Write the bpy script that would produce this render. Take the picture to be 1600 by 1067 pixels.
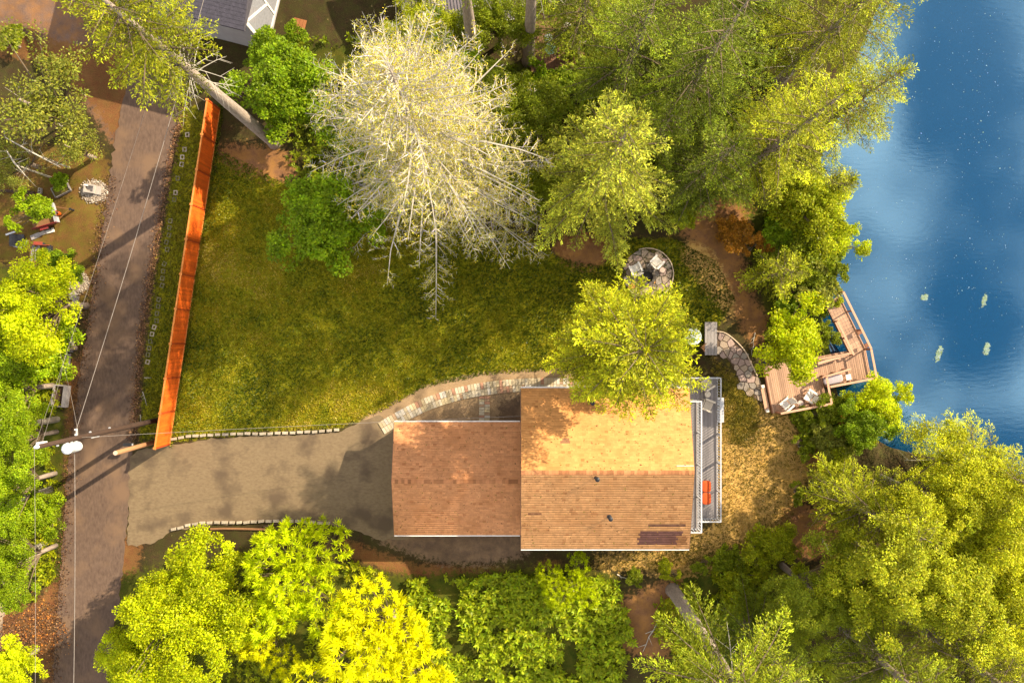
import bpy, math, random
import numpy as np
from mathutils import Vector, Matrix

for o in list(bpy.data.objects): bpy.data.objects.remove(o)
scene = bpy.context.scene
COL = scene.collection
R = math.radians
H0 = 50.0            # drone height in metres
F = 1067.0           # focal length in photo pixels (24 mm on 36 mm, 1600 px wide)

# ------------------------------------------------------------------ camera
cam_d = bpy.data.cameras.new('camera'); cam_d.lens = 24.0; cam_d.sensor_width = 36.0
cam_d.clip_start = 0.5; cam_d.clip_end = 3000
cam = bpy.data.objects.new('camera', cam_d); COL.objects.link(cam)
cam.location = (0, 0, H0); cam.rotation_euler = (0, 0, 0)
scene.camera = cam

# ------------------------------------------------------------------ light
SUN_AZ = Vector((0.84, 0.54)).normalized()      # towards the sun, seen on the map
SUN_EL = R(29)
sd = bpy.data.lights.new('sun', 'SUN'); sd.energy = 5.0; sd.angle = R(0.55); sd.color = (1.0, 0.86, 0.62)
sun = bpy.data.objects.new('sun', sd); COL.objects.link(sun)
sv = Vector((SUN_AZ.x*math.cos(SUN_EL), SUN_AZ.y*math.cos(SUN_EL), math.sin(SUN_EL)))
sun.rotation_euler = sv.to_track_quat('Z', 'Y').to_euler(); sun.location = sv*120

world = bpy.data.worlds.new('World'); scene.world = world; world.use_nodes = True
wn = world.node_tree; wn.nodes.clear(); wl = wn.links
def N(t, **k):
    n = wn.nodes.new(t)
    for a, b in k.items(): setattr(n, a, b)
    return n
sky = N('ShaderNodeTexSky', sky_type='NISHITA'); sky.sun_disc = False
sky.sun_elevation = SUN_EL; sky.sun_rotation = math.atan2(SUN_AZ.x, SUN_AZ.y)
sky.air_density = 1.0; sky.dust_density = 1.5; sky.ozone_density = 1.0
tc = N('ShaderNodeTexCoord'); sep = N('ShaderNodeSeparateXYZ'); wl.new(tc.outputs['Generated'], sep.inputs[0])
mx = N('ShaderNodeMath', operation='MAXIMUM'); wl.new(sep.outputs[2], mx.inputs[0]); mx.inputs[1].default_value = 0.12
du = N('ShaderNodeMath', operation='DIVIDE'); wl.new(sep.outputs[0], du.inputs[0]); wl.new(mx.outputs[0], du.inputs[1])
dv = N('ShaderNodeMath', operation='DIVIDE'); wl.new(sep.outputs[1], dv.inputs[0]); wl.new(mx.outputs[0], dv.inputs[1])
cmb = N('ShaderNodeCombineXYZ'); wl.new(du.outputs[0], cmb.inputs[0]); wl.new(dv.outputs[0], cmb.inputs[1])
# cloud streets: soft rows of cumulus with blue gaps between them, all over the sky
wave = N('ShaderNodeTexWave', wave_type='BANDS', bands_direction='X', wave_profile='SIN')
wave.inputs['Scale'].default_value = 0.85; wave.inputs['Distortion'].default_value = 2.6
wave.inputs['Detail'].default_value = 3.0; wave.inputs['Detail Scale'].default_value = 1.6; wave.inputs['Phase Offset'].default_value = 0.9
nz = N('ShaderNodeTexNoise'); nz.inputs['Scale'].default_value = 4.6; nz.inputs['Detail'].default_value = 6; nz.inputs['Roughness'].default_value = 0.55
wl.new(cmb.outputs[0], wave.inputs['Vector']); wl.new(cmb.outputs[0], nz.inputs['Vector'])
m1 = N('ShaderNodeMath', operation='MULTIPLY_ADD'); wl.new(nz.outputs[0], m1.inputs[0]); m1.inputs[1].default_value = 4.2; wl.new(wave.outputs['Fac'], m1.inputs[2])
ramp = N('ShaderNodeValToRGB'); ramp.color_ramp.interpolation = 'EASE'
ramp.color_ramp.elements[0].position = 0.50; ramp.color_ramp.elements[1].position = 0.80
half = N('ShaderNodeMath', operation='MULTIPLY'); wl.new(m1.outputs[0], half.inputs[0]); half.inputs[1].default_value = 0.23
wl.new(half.outputs[0], ramp.inputs[0])
mixc = N('ShaderNodeMix', data_type='RGBA'); wl.new(ramp.outputs[0], mixc.inputs[0])
wl.new(sky.outputs[0], mixc.inputs[6]); mixc.inputs[7].default_value = (27.0, 26.0, 24.6, 1)
bg = N('ShaderNodeBackground'); bg.inputs['Strength'].default_value = 0.05
wl.new(mixc.outputs[2], bg.inputs['Color'])
wo = N('ShaderNodeOutputWorld'); wl.new(bg.outputs[0], wo.inputs[0])

vs = scene.view_settings
vs.view_transform = 'Standard'; vs.look = 'None'; vs.exposure = 1.2; vs.gamma = 1.0; vs.use_curve_mapping = False
scene.render.engine = 'CYCLES'
scene.cycles.max_bounces = 4; scene.cycles.transparent_max_bounces = 6

# ------------------------------------------------------------------ helpers
def P(px, py, z=0.0):
    s = (H0 - z)/F
    return Vector(((px-800)*s, -(py-533.5)*s, z))
def PX(px, py, z=0.0):
    p = P(px, py, z); return (p.x, p.y)

MATS = {}
def mat(name, c1, c2=None, scale=6.0, rough=0.85, bump=0.15, detail=6, rnd=0.0, stretch=None, metallic=0.0, attr=None, spec=0.3, bscale=None, c3=None, scale3=1.0):
    if name in MATS: return MATS[name]
    m = bpy.data.materials.new(name); m.use_nodes = True
    nt = m.node_tree; L = nt.links
    b = nt.nodes['Principled BSDF']
    b.inputs['Roughness'].default_value = rough; b.inputs['Metallic'].default_value = metallic
    b.inputs['Specular IOR Level'].default_value = spec
    geo = nt.nodes.new('ShaderNodeNewGeometry'); vec = geo.outputs['Position']
    if stretch:
        mp = nt.nodes.new('ShaderNodeMapping'); mp.inputs['Scale'].default_value = stretch[:3]
        if len(stretch) > 3: mp.inputs['Rotation'].default_value = (0, 0, stretch[3])
        L.new(vec, mp.inputs[0]); vec = mp.outputs[0]
    n = nt.nodes.new('ShaderNodeTexNoise'); n.inputs['Scale'].default_value = scale; n.inputs['Detail'].default_value = detail
    n.inputs['Roughness'].default_value = 0.65
    L.new(vec, n.inputs['Vector'])
    c2 = c2 or tuple(x*0.7 for x in c1)
    rp = nt.nodes.new('ShaderNodeMapRange'); rp.inputs[1].default_value = 0.32; rp.inputs[2].default_value = 0.68
    L.new(n.outputs[0], rp.inputs[0])
    mix = nt.nodes.new('ShaderNodeMix'); mix.data_type = 'RGBA'
    mix.inputs[6].default_value = (*c1, 1); mix.inputs[7].default_value = (*c2, 1)
    L.new(rp.outputs[0], mix.inputs[0]); out = mix.outputs[2]
    if c3:
        n3 = nt.nodes.new('ShaderNodeTexNoise'); n3.inputs['Scale'].default_value = scale3; n3.inputs['Detail'].default_value = 5
        L.new(geo.outputs['Position'], n3.inputs['Vector'])
        r3 = nt.nodes.new('ShaderNodeMapRange'); r3.inputs[1].default_value = 0.5; r3.inputs[2].default_value = 0.66
        L.new(n3.outputs[0], r3.inputs[0])
        x3 = nt.nodes.new('ShaderNodeMix'); x3.data_type = 'RGBA'; x3.inputs[7].default_value = (*c3, 1)
        L.new(r3.outputs[0], x3.inputs[0]); L.new(out, x3.inputs[6]); out = x3.outputs[2]
    if attr:
        a = nt.nodes.new('ShaderNodeAttribute'); a.attribute_name = attr
        mu = nt.nodes.new('ShaderNodeMix'); mu.data_type = 'RGBA'; mu.blend_type = 'MULTIPLY'; mu.inputs[0].default_value = 1
        L.new(out, mu.inputs[6]); L.new(a.outputs['Color'], mu.inputs[7]); out = mu.outputs[2]
    if rnd:
        oi = nt.nodes.new('ShaderNodeObjectInfo')
        r2 = nt.nodes.new('ShaderNodeMapRange'); r2.inputs[3].default_value = 1-rnd; r2.inputs[4].default_value = 1+rnd
        L.new(oi.outputs['Random'], r2.inputs[0])
        hs = nt.nodes.new('ShaderNodeHueSaturation'); L.new(r2.outputs[0], hs.inputs['Value']); L.new(out, hs.inputs['Color']); out = hs.outputs[0]
    L.new(out, b.inputs['Base Color'])
    if bump:
        bp = nt.nodes.new('ShaderNodeBump'); bp.inputs['Strength'].default_value = bump; bp.inputs['Distance'].default_value = 0.05
        nb = n
        if bscale:
            nb = nt.nodes.new('ShaderNodeTexNoise'); nb.inputs['Scale'].default_value = bscale; nb.inputs['Detail'].default_value = 4
            L.new(vec, nb.inputs['Vector'])
        L.new(nb.outputs[0], bp.inputs['Height']); L.new(bp.outputs[0], b.inputs['Normal'])
    MATS[name] = m; return m

def leafmat(name, c, trans=0.4, gloss=0.012):
    if name in MATS: return MATS[name]
    m = bpy.data.materials.new(name); m.use_nodes = True
    nt = m.node_tree; L = nt.links; nt.nodes.remove(nt.nodes['Principled BSDF'])
    out = nt.nodes['Material Output']
    a = nt.nodes.new('ShaderNodeAttribute'); a.attribute_name = 'Col'
    mu = nt.nodes.new('ShaderNodeMix'); mu.data_type = 'RGBA'; mu.blend_type = 'MULTIPLY'; mu.inputs[0].default_value = 1
    mu.inputs[7].default_value = (*c, 1); L.new(a.outputs['Color'], mu.inputs[6])
    oi = nt.nodes.new('ShaderNodeObjectInfo'); r2 = nt.nodes.new('ShaderNodeMapRange'); r2.inputs[3].default_value = 0.85; r2.inputs[4].default_value = 1.15
    L.new(oi.outputs['Random'], r2.inputs[0])
    hs = nt.nodes.new('ShaderNodeHueSaturation'); L.new(r2.outputs[0], hs.inputs['Value']); L.new(mu.outputs[2], hs.inputs['Color'])
    d = nt.nodes.new('ShaderNodeBsdfDiffuse'); t = nt.nodes.new('ShaderNodeBsdfTranslucent'); g = nt.nodes.new('ShaderNodeBsdfGlossy')
    g.inputs['Roughness'].default_value = 0.45; g.inputs['Color'].default_value = (0.8, 0.8, 0.7, 1)
    L.new(hs.outputs[0], d.inputs[0]); L.new(hs.outputs[0], t.inputs[0])
    s1 = nt.nodes.new('ShaderNodeMixShader'); s1.inputs[0].default_value = trans; L.new(d.outputs[0], s1.inputs[1]); L.new(t.outputs[0], s1.inputs[2])
    s2 = nt.nodes.new('ShaderNodeMixShader'); s2.inputs[0].default_value = gloss; L.new(s1.outputs[0], s2.inputs[1]); L.new(g.outputs[0], s2.inputs[2])
    L.new(s2.outputs[0], out.inputs[0]); MATS[name] = m; return m

def tag(o, label=None, cat=None, group=None, kind=None):
    if label: o['label'] = label
    if cat: o['category'] = cat
    if group: o['group'] = group
    if kind: o['kind'] = kind
    return o
def thing(name, label, cat, loc=(0, 0, 0), rotz=0.0, group=None):
    o = bpy.data.objects.new(name, None); COL.objects.link(o); o.empty_display_size = 0.2
    o.location = loc; o.rotation_euler = (0, 0, rotz)
    return tag(o, label, cat, group)
def link(name, me, parent=None):
    o = bpy.data.objects.new(name, me); COL.objects.link(o)
    if parent: o.parent = parent
    return o

class MB:
    def __init__(s): s.v = []; s.f = []; s.sm = False
    def box(s, c, size, M=None):
        hx, hy, hz = size[0]/2, size[1]/2, size[2]/2; b = len(s.v)
        for z in (-hz, hz):
            for x, y in ((-hx, -hy), (hx, -hy), (hx, hy), (-hx, hy)):
                p = Vector((x, y, z))
                if M: p = M @ p
                s.v.append(p + Vector(c))
        s.f += [(b+3, b+2, b+1, b), (b+4, b+5, b+6, b+7)] + [(b+i, b+(i+1) % 4, b+4+(i+1) % 4, b+4+i) for i in range(4)]
    def beam(s, p0, p1, w, h):
        p0, p1 = Vector(p0), Vector(p1); d = p1-p0
        s.box((p0+p1)/2, (d.length, w, h), frame(d))
    def tube(s, pts, rad, n=6, cap=True):
        pts = [Vector(p) for p in pts]
        if not hasattr(rad, '__len__'): rad = [rad]*len(pts)
        b = len(s.v)
        for i, p in enumerate(pts):
            d = (pts[min(i+1, len(pts)-1)] - pts[max(i-1, 0)])
            d = d.normalized() if d.length > 1e-9 else Vector((0, 0, 1))
            a = d.orthogonal().normalized() if abs(d.z) < 0.999 else Vector((1, 0, 0))
            if i: 
                a = (pa - d*pa.dot(d)); a = a.normalized() if a.length > 1e-6 else d.orthogonal().normalized()
            pa = a; c = d.cross(a)
            for k in range(n):
                t = 2*math.pi*k/n; s.v.append(p + (a*math.cos(t) + c*math.sin(t))*rad[i])
        for i in range(len(pts)-1):
            for k in range(n):
                s.f.append((b+i*n+k, b+i*n+(k+1) % n, b+(i+1)*n+(k+1) % n, b+(i+1)*n+k))
        if cap:
            s.f.append(tuple(b+k for k in reversed(range(n)))); e = b+(len(pts)-1)*n; s.f.append(tuple(e+k for k in range(n)))
    def lathe(s, prof, c=(0, 0, 0), n=20):
        c = Vector(c); b = len(s.v)
        for r, z in prof:
            for k in range(n):
                t = 2*math.pi*k/n; s.v.append(c+Vector((r*math.cos(t), r*math.sin(t), z)))
        for i in range(len(prof)-1):
            for k in range(n): s.f.append((b+i*n+k, b+i*n+(k+1) % n, b+(i+1)*n+(k+1) % n, b+(i+1)*n+k))
        s.f.append(tuple(b+k for k in reversed(range(n)))); e = b+(len(prof)-1)*n; s.f.append(tuple(e+k for k in range(n)))
    def prism(s, poly, z0, z1):
        b = len(s.v); n = len(poly)
        for z in (z0, z1):
            for p in poly: s.v.append(Vector((p[0], p[1], z)))
        s.f.append(tuple(b+i for i in reversed(range(n)))); s.f.append(tuple(b+n+i for i in range(n)))
        for i in range(n): s.f.append((b+i, b+(i+1) % n, b+n+(i+1) % n, b+n+i))
    def mesh(s, name, m, smooth=False):
        me = bpy.data.meshes.new(name); me.from_pydata([tuple(v) for v in s.v], [], s.f); me.update()
        if m: me.materials.append(m)
        if smooth: me.polygons.foreach_set('use_smooth', [True]*len(me.polygons))
        return me
    def build(s, name, m, parent=None, smooth=False): return link(name, s.mesh(name, m, smooth), parent)

def frame(d):
    x = Vector(d).normalized(); up = Vector((0, 0, 1)) if abs(x.z) < 0.99 else Vector((0, 1, 0))
    y = up.cross(x).normalized(); z = x.cross(y)
    return Matrix((x, y, z)).transposed()

CUBES = {}
def cube(m):
    if m.name not in CUBES:
        b = MB()
        # chamfered top so that edges catch light
        b.box((0, 0, 0), (1, 1, 1)); CUBES[m.name] = b.mesh('block_'+m.name, m)
    return CUBES[m.name]
def piece(name, parent, m, c, size, rot=None):
    o = link(name, cube(m), parent)
    M = (rot.to_4x4() if rot else Matrix.Identity(4))
    o.matrix_basis = Matrix.Translation(Vector(c)) @ M @ Matrix.Diagonal((size[0], size[1], size[2], 1))
    return o
def beam(name, parent, m, p0, p1, w, h):
    p0, p1 = Vector(p0), Vector(p1); d = p1-p0
    return piece(name, parent, m, (p0+p1)/2, (d.length, w, h), frame(d))

def npmesh(name, V, quads, m, col=None):
    """V (n,3), quads (k,4) as arrays; col (k,3) per-face colour"""
    me = bpy.data.meshes.new(name); nv, nf = len(V), len(quads); w = quads.shape[1]
    me.vertices.add(nv); me.vertices.foreach_set('co', np.asarray(V, np.float32).ravel())
    me.loops.add(nf*w); me.loops.foreach_set('vertex_index', np.asarray(quads, np.int32).ravel())
    me.polygons.add(nf); me.polygons.foreach_set('loop_start', np.arange(0, nf*w, w, dtype=np.int32))
    me.update(calc_edges=True)
    if col is not None:
        a = me.attributes.new('Col', 'FLOAT_COLOR', 'FACE')
        c4 = np.ones((nf, 4), np.float32); c4[:, :3] = col; a.data.foreach_set('color', c4.ravel())
    me.materials.append(m); return me

def unit(a): return a/np.maximum(np.linalg.norm(a, axis=-1, keepdims=True), 1e-9)
def kites(pos, d, nrm, ln, wd, mid=0.45, fold=0.12):
    """leaf-shaped quads: base, side, tip, side"""
    d = unit(d); s = unit(np.cross(d, nrm)); n2 = np.cross(s, d)
    ln = ln[:, None]; wd = wd[:, None]
    a = pos; b = pos + d*ln*mid + s*wd*0.5 + n2*wd*fold; c = pos + d*ln - n2*wd*fold*0.6; e = pos + d*ln*mid - s*wd*0.5 + n2*wd*fold
    V = np.stack([a, b, c, e], 1).reshape(-1, 3); k = np.arange(len(pos)*4).reshape(-1, 4)
    return V, k

# polygon helpers in world metres
def inside(X, Y, poly):
    r = np.zeros(X.shape, bool); n = len(poly); j = n-1
    for i in range(n):
        xi, yi = poly[i]; xj, yj = poly[j]
        c = ((yi > Y) != (yj > Y)); dy = (yj-yi) if abs(yj-yi) > 1e-12 else 1e-12
        r ^= c & (X < (xj-xi)*(Y-yi)/dy + xi); j = i
    return r
def poly_px(pts, z=0.0): return [PX(a, b, z) for a, b in pts]
def curve(pts, n=8, closed=False):
    """Catmull-Rom through 2-D/3-D points"""
    pts = [Vector(p) for p in pts]; out = []; m = len(pts)
    for i in range(m if closed else m-1):
        p = [pts[(i+k-1) % m] if closed else pts[min(max(i+k-1, 0), m-1)] for k in range(4)]
        for j in range(n):
            t = j/n
            out.append(0.5*((2*p[1]) + (p[2]-p[0])*t + (2*p[0]-5*p[1]+4*p[2]-p[3])*t*t + (3*p[1]-p[0]-3*p[2]+p[3])*t**3))
    if not closed: out.append(pts[-1])
    return out
# ------------------------------------------------------------------ ground
rng = np.random.default_rng(7)
def axis(lo, hi, step, far):
    a = list(np.arange(lo, hi+1e-6, step)); return np.array([-f for f in reversed(far)] + a + list(far))
gx = axis(-41, 41, 0.2, [46, 60, 90, 150, 300, 700]); gy = axis(-28, 28, 0.2, [33, 45, 80, 150, 300, 700])
GX, GY = np.meshgrid(gx, gy)
def blur(a, k):
    for ax in (0, 1):
        p = np.pad(a, [(k, k) if i == ax else (0, 0) for i in (0, 1)], mode='edge').cumsum(ax)
        z = np.zeros_like(np.take(p, [0], ax)); p = np.concatenate([z, p], ax)
        n = a.shape[ax]
        a = (np.take(p, range(2*k+1, 2*k+1+n), ax) - np.take(p, range(0, n), ax))/(2*k+1)
    return a
lake_px = [(1470, -120), (1400, -20), (1340, 120), (1300, 240), (1283, 330), (1298, 420), (1300, 500), (1318, 560), (1322, 610), (1345, 650), (1400, 690), (1480, 705), (1560, 730), (1640, 770)]
lake = [PX(*p) for p in lake_px] + [(60, -11.5), (120, -30), (700, -120), (700, 700), (60, 700), (40, 60)]
ml = inside(GX, GY, lake).astype(float); mlb = blur(blur(ml, 6), 4)
def vnoise(X, Y, s, seed):
    r = np.random.default_rng(seed); t = r.random((64, 64)); u = X/s; v = Y/s
    i = np.floor(u).astype(int); j = np.floor(v).astype(int); fu = u-i; fv = v-j
    fu = fu*fu*(3-2*fu); fv = fv*fv*(3-2*fv)
    g = lambda a, b: t[a % 64, b % 64]
    return (g(i, j)*(1-fu)+g(i+1, j)*fu)*(1-fv) + (g(i, j+1)*(1-fu)+g(i+1, j+1)*fu)*fv
hard = [  # places that must stay flat: paving, buildings
    [(60, -80), (330, -80), (300, 150), (215, 690), (600, 640), (820, 575), (1140, 490), (1220, 640), (1140, 860), (560, 900), (200, 850), (170, 1150), (60, 1150), (150, 430)],
    [(960, 370), (1060, 370), (1060, 480), (960, 480)]]
mh = np.zeros_like(GX)
for q in hard: mh = np.maximum(mh, inside(GX, GY, poly_px(q)).astype(float))
soft = 1-np.clip(blur(mh, 4)*1.6, 0, 1)
GZ = -1.9*mlb + soft*(vnoise(GX, GY, 2.6, 1)-0.5)*0.16 + soft*(vnoise(GX, GY, 0.7, 2)-0.5)*0.05
GZ = np.where((abs(GX) > 45) & (ml < .5), -0.1, GZ); GZ = np.where((abs(GX) > 45) & (ml >= .5), -1.9, GZ)
def gz(x, y):
    i = min(max(int(np.searchsorted(gx, x))-1, 0), len(gx)-2); j = min(max(int(np.searchsorted(gy, y))-1, 0), len(gy)-2)
    u = (x-gx[i])/(gx[i+1]-gx[i]); v = (y-gy[j])/(gy[j+1]-gy[j])
    return float((GZ[j, i]*(1-u)+GZ[j, i+1]*u)*(1-v)+(GZ[j+1, i]*(1-u)+GZ[j+1, i+1]*u)*v)
def gzv(x, y):
    i = np.clip(np.searchsorted(gx, x)-1, 0, len(gx)-2); j = np.clip(np.searchsorted(gy, y)-1, 0, len(gy)-2)
    u = (x-gx[i])/(gx[i+1]-gx[i]); v = (y-gy[j])/(gy[j+1]-gy[j])
    return (GZ[j, i]*(1-u)+GZ[j, i+1]*u)*(1-v)+(GZ[j+1, i]*(1-u)+GZ[j+1, i+1]*u)*v

LAWN = [(340, 235), (322, 330), (300, 470), (272, 660), (268, 690), (400, 674), (530, 668), (600, 640), (660, 606), (760, 585), (860, 578), (1000, 590), (1095, 545), (1125, 505), (1150, 470), (1120, 410), (1060, 375), (985, 372), (940, 415), (880, 405), (820, 370), (700, 350), (600, 300), (480, 300), (430, 280), (400, 262)]
VERGE = [(292, 160), (335, 190), (318, 280), (262, 640), (250, 685), (218, 690), (228, 560), (246, 420), (268, 280)]
zones = {  # name: (polygons in photo pixels on the ground, blur cells)
 'grass': ([LAWN, VERGE], 2),
 'dry': ([[(1120, 600), (1190, 640), (1225, 640), (1262, 680), (1262, 760), (1215, 850), (1130, 880), (1010, 885), (1060, 840), (1120, 830), (1122, 700)],
          [(1000, 860), (1090, 850), (1150, 880), (1060, 900), (990, 890), (920, 890), (920, 868)], [(1085, 360), (1130, 390), (1165, 470), (1145, 505), (1100, 450), (1060, 400)]], 4),
 'eastgreen': ([[(1100, 545), (1175, 610), (1190, 655), (1175, 700), (1130, 690), (1120, 600)]], 5),
 'bare': ([[(870, 395), (895, 375), (950, 380), (955, 405), (920, 420), (885, 415)], [(1000, 365), (1060, 350), (1120, 310), (1180, 300), (1160, 400), (1180, 470), (1210, 500), (1190, 560), (1160, 520), (1120, 400), (1060, 365)],
           [(330, 225), (440, 230), (480, 280), (420, 285), (350, 262)], [(960, 940), (1060, 900), (1100, 960), (1040, 1030), (970, 1020)], [(1230, 780), (1300, 800), (1330, 880), (1250, 870), (1210, 840)], [(1235, 620), (1300, 640), (1300, 740), (1260, 740)]], 4),
 'green': ([[(520, 880), (640, 900), (830, 885), (960, 890), (980, 960), (940, 1100), (180, 1100), (180, 900), (360, 860)], [(1040, 880), (1220, 870), (1300, 1100), (1050, 1100)],
            [(1130, 330), (1290, 260), (1310, 560), (1200, 560), (1190, 440)], [(440, 60), (880, 110), (840, 330), (480, 300)], [(-100, 400), (95, 430), (105, 900), (60, 920), (-100, 930)], [(1180, 620), (1330, 620), (1350, 720), (1280, 720)]], 4),
 'gravel': ([[(560, 655), (600, 638), (660, 605), (700, 592), (760, 582), (880, 575), (1000, 585), (1000, 640), (815, 660), (780, 680), (600, 680)]], 1),
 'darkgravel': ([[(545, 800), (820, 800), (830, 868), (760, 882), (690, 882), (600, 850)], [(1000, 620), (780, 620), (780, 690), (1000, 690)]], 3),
 'red': ([[(-60, 20), (60, 60), (190, 80), (215, 100), (190, 240), (150, 170), (60, 95), (-60, 90)], [(560, 850), (640, 880), (840, 890), (840, 870), (900, 885), (850, 905), (640, 905), (540, 870), (515, 830)],
          [(270, 150), (290, 150), (255, 330), (225, 520), (215, 700), (205, 700), (208, 560), (230, 400), (255, 280)], [(100, 560), (135, 560), (120, 700), (100, 900), (85, 1100), (40, 1000), (0, 990), (-40, 1000), (-40, 950), (60, 940), (85, 880), (95, 700), (105, 620)],
          [(195, 830), (225, 830), (205, 960), (170, 960)], [(860, 380), (890, 360), (960, 370), (970, 410), (920, 425), (870, 415)]], 3),
 'yard': ([[(-100, 230), (160, 230), (178, 280), (155, 400), (125, 500), (100, 480), (60, 420), (-100, 400)], [(1080, 880), (1160, 870), (1190, 960), (1090, 960)]], 4),
 'paleslab': ([[(-80, 880), (8, 940), (2, 1010), (-80, 1100)]], 0),
 'track': ([[(-60, -60), (200, -60), (215, 60), (205, 200), (180, 240), (170, 220), (110, 130), (60, 80), (-60, 20)]], 3),
}
gm = bpy.data.materials.new('ground_soil'); gm.use_nodes = True
nt = gm.node_tree; L = nt.links; pb = nt.nodes['Principled BSDF']; pb.inputs['Roughness'].default_value = 0.95; pb.inputs['Specular IOR Level'].default_value = 0.1
geo = nt.nodes.new('ShaderNodeNewGeometry')
def gnoise(scale, detail=5, rough=0.6):
    n = nt.nodes.new('ShaderNodeTexNoise'); n.inputs['Scale'].default_value = scale; n.inputs['Detail'].default_value = detail; n.inputs['Roughness'].default_value = rough
    L.new(geo.outputs['Position'], n.inputs['Vector']); return n.outputs[0]
def mrange(x, a, b, c=0.0, d=1.0):
    r = nt.nodes.new('ShaderNodeMapRange'); L.new(x, r.inputs[0])
    for i, q in enumerate((a, b, c, d)): r.inputs[i+1].default_value = q
    return r.outputs[0]
def gmix(f, a, b):
    x = nt.nodes.new('ShaderNodeMix'); x.data_type = 'RGBA'
    L.new(f, x.inputs[0])
    for s, q in ((6, a), (7, b)):
        if isinstance(q, tuple): x.inputs[s].default_value = (*q, 1)
        else: L.new(q, x.inputs[s])
    return x.outputs[2]
fine = gnoise(14, 6, 0.75); midn = gnoise(1.5, 6, 0.65); edge = gnoise(3.0, 6, 0.75); big = gnoise(0.35, 4); grit = gnoise(45, 3, 0.8)
f1 = mrange(fine, .36, .64); f2 = mrange(midn, .36, .64); f3 = mrange(big, .42, .6); f4 = mrange(grit, .38, .62)
ZC = {  # three colours: fine pair + patch colour
 'litter': ((.075, .045, .02), (.028, .02, .01), (.05, .05, .012)),
 'red': ((.25, .095, .035), (.10, .045, .02), (.17, .095, .03)),
 'track': ((.175, .11, .08), (.115, .072, .055), (.235, .11, .04)),
 'yard': ((.21, .10, .03), (.09, .045, .018), (.13, .11, .015)),
 'green': ((.07, .09, .008), (.03, .045, .005), (.10, .085, .012)),
 'grass': ((.20, .20, .007), (.11, .12, .004), (.24, .19, .009)),
 'eastgreen': ((.15, .12, .012), (.08, .075, .008), (.20, .13, .016)),
 'dry': ((.64, .40, .14), (.42, .24, .07), (.54, .33, .08)),
 'bare': ((.27, .135, .065), (.15, .07, .035), (.31, .15, .04)),
 'gravel': ((.46, .32, .19), (.22, .135, .07), (.36, .24, .13)),
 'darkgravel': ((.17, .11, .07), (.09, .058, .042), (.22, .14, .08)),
 'paleslab': ((.40, .30, .21), (.32, .24, .17), (.42, .3, .2)),
}
def zcol(k):
    a, b, c = ZC[k]; x = gmix(f1, a, b); x = gmix(f4, x, tuple((p+q)*.42 for p, q in zip(a, b))) if k in ('gravel', 'darkgravel', 'bare', 'dry') else x
    y = nt.nodes.new('ShaderNodeMath'); y.operation = 'MULTIPLY'; L.new(f2, y.inputs[0]); y.inputs[1].default_value = 0.75
    return gmix(y.outputs[0], x, c)
cur = zcol('litter')
MASK = {}
for k in ('track', 'red', 'yard', 'green', 'grass', 'dry', 'eastgreen', 'bare', 'gravel', 'darkgravel', 'paleslab'):
    polys, bl = zones[k]; m = np.zeros_like(GX)
    for q in polys: m = np.maximum(m, inside(GX, GY, poly_px(q)).astype(float))
    if bl: m = blur(blur(m, bl), max(bl//2, 1))
    MASK[k] = m
    at = nt.nodes.new('ShaderNodeAttribute'); at.attribute_name = 'z_'+k
    ad = nt.nodes.new('ShaderNodeMath'); ad.operation = 'ADD'; L.new(at.outputs['Fac'], ad.inputs[0]); L.new(mrange(edge, .3, .7, -.45, .45), ad.inputs[1])
    cur = gmix(mrange(ad.outputs[0], .36, .64), cur, zcol(k))
# broad worn and lush patches
cur2 = nt.nodes.new('ShaderNodeHueSaturation'); L.new(cur, cur2.inputs['Color']); L.new(mrange(big, .4, .62, .82, 1.15), cur2.inputs['Value'])
L.new(cur2.outputs[0], pb.inputs['Base Color'])
bp = nt.nodes.new('ShaderNodeBump'); bp.inputs['Strength'].default_value = 0.55; bp.inputs['Distance'].default_value = 0.08
L.new(fine, bp.inputs['Height']); L.new(bp.outputs[0], pb.inputs['Normal'])
ny, nx = GX.shape; idx = np.arange(ny*nx).reshape(ny, nx)
Q = np.stack([idx[:-1, :-1], idx[:-1, 1:], idx[1:, 1:], idx[1:, :-1]], -1).reshape(-1, 4)
gme = npmesh('ground', np.stack([GX, GY, GZ], -1).reshape(-1, 3), Q, gm)
for k, m in MASK.items():
    a = gme.attributes.new('z_'+k, 'FLOAT', 'POINT'); a.data.foreach_set('value', m.astype(np.float32).ravel())
gme.polygons.foreach_set('use_smooth', [True]*len(gme.polygons))
ground = link('ground', gme); tag(ground, kind='structure')
def mask_at(k, x, y):
    i = np.clip(np.searchsorted(gx, x), 0, len(gx)-1); j = np.clip(np.searchsorted(gy, y), 0, len(gy)-1); return MASK[k][j, i]

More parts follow.
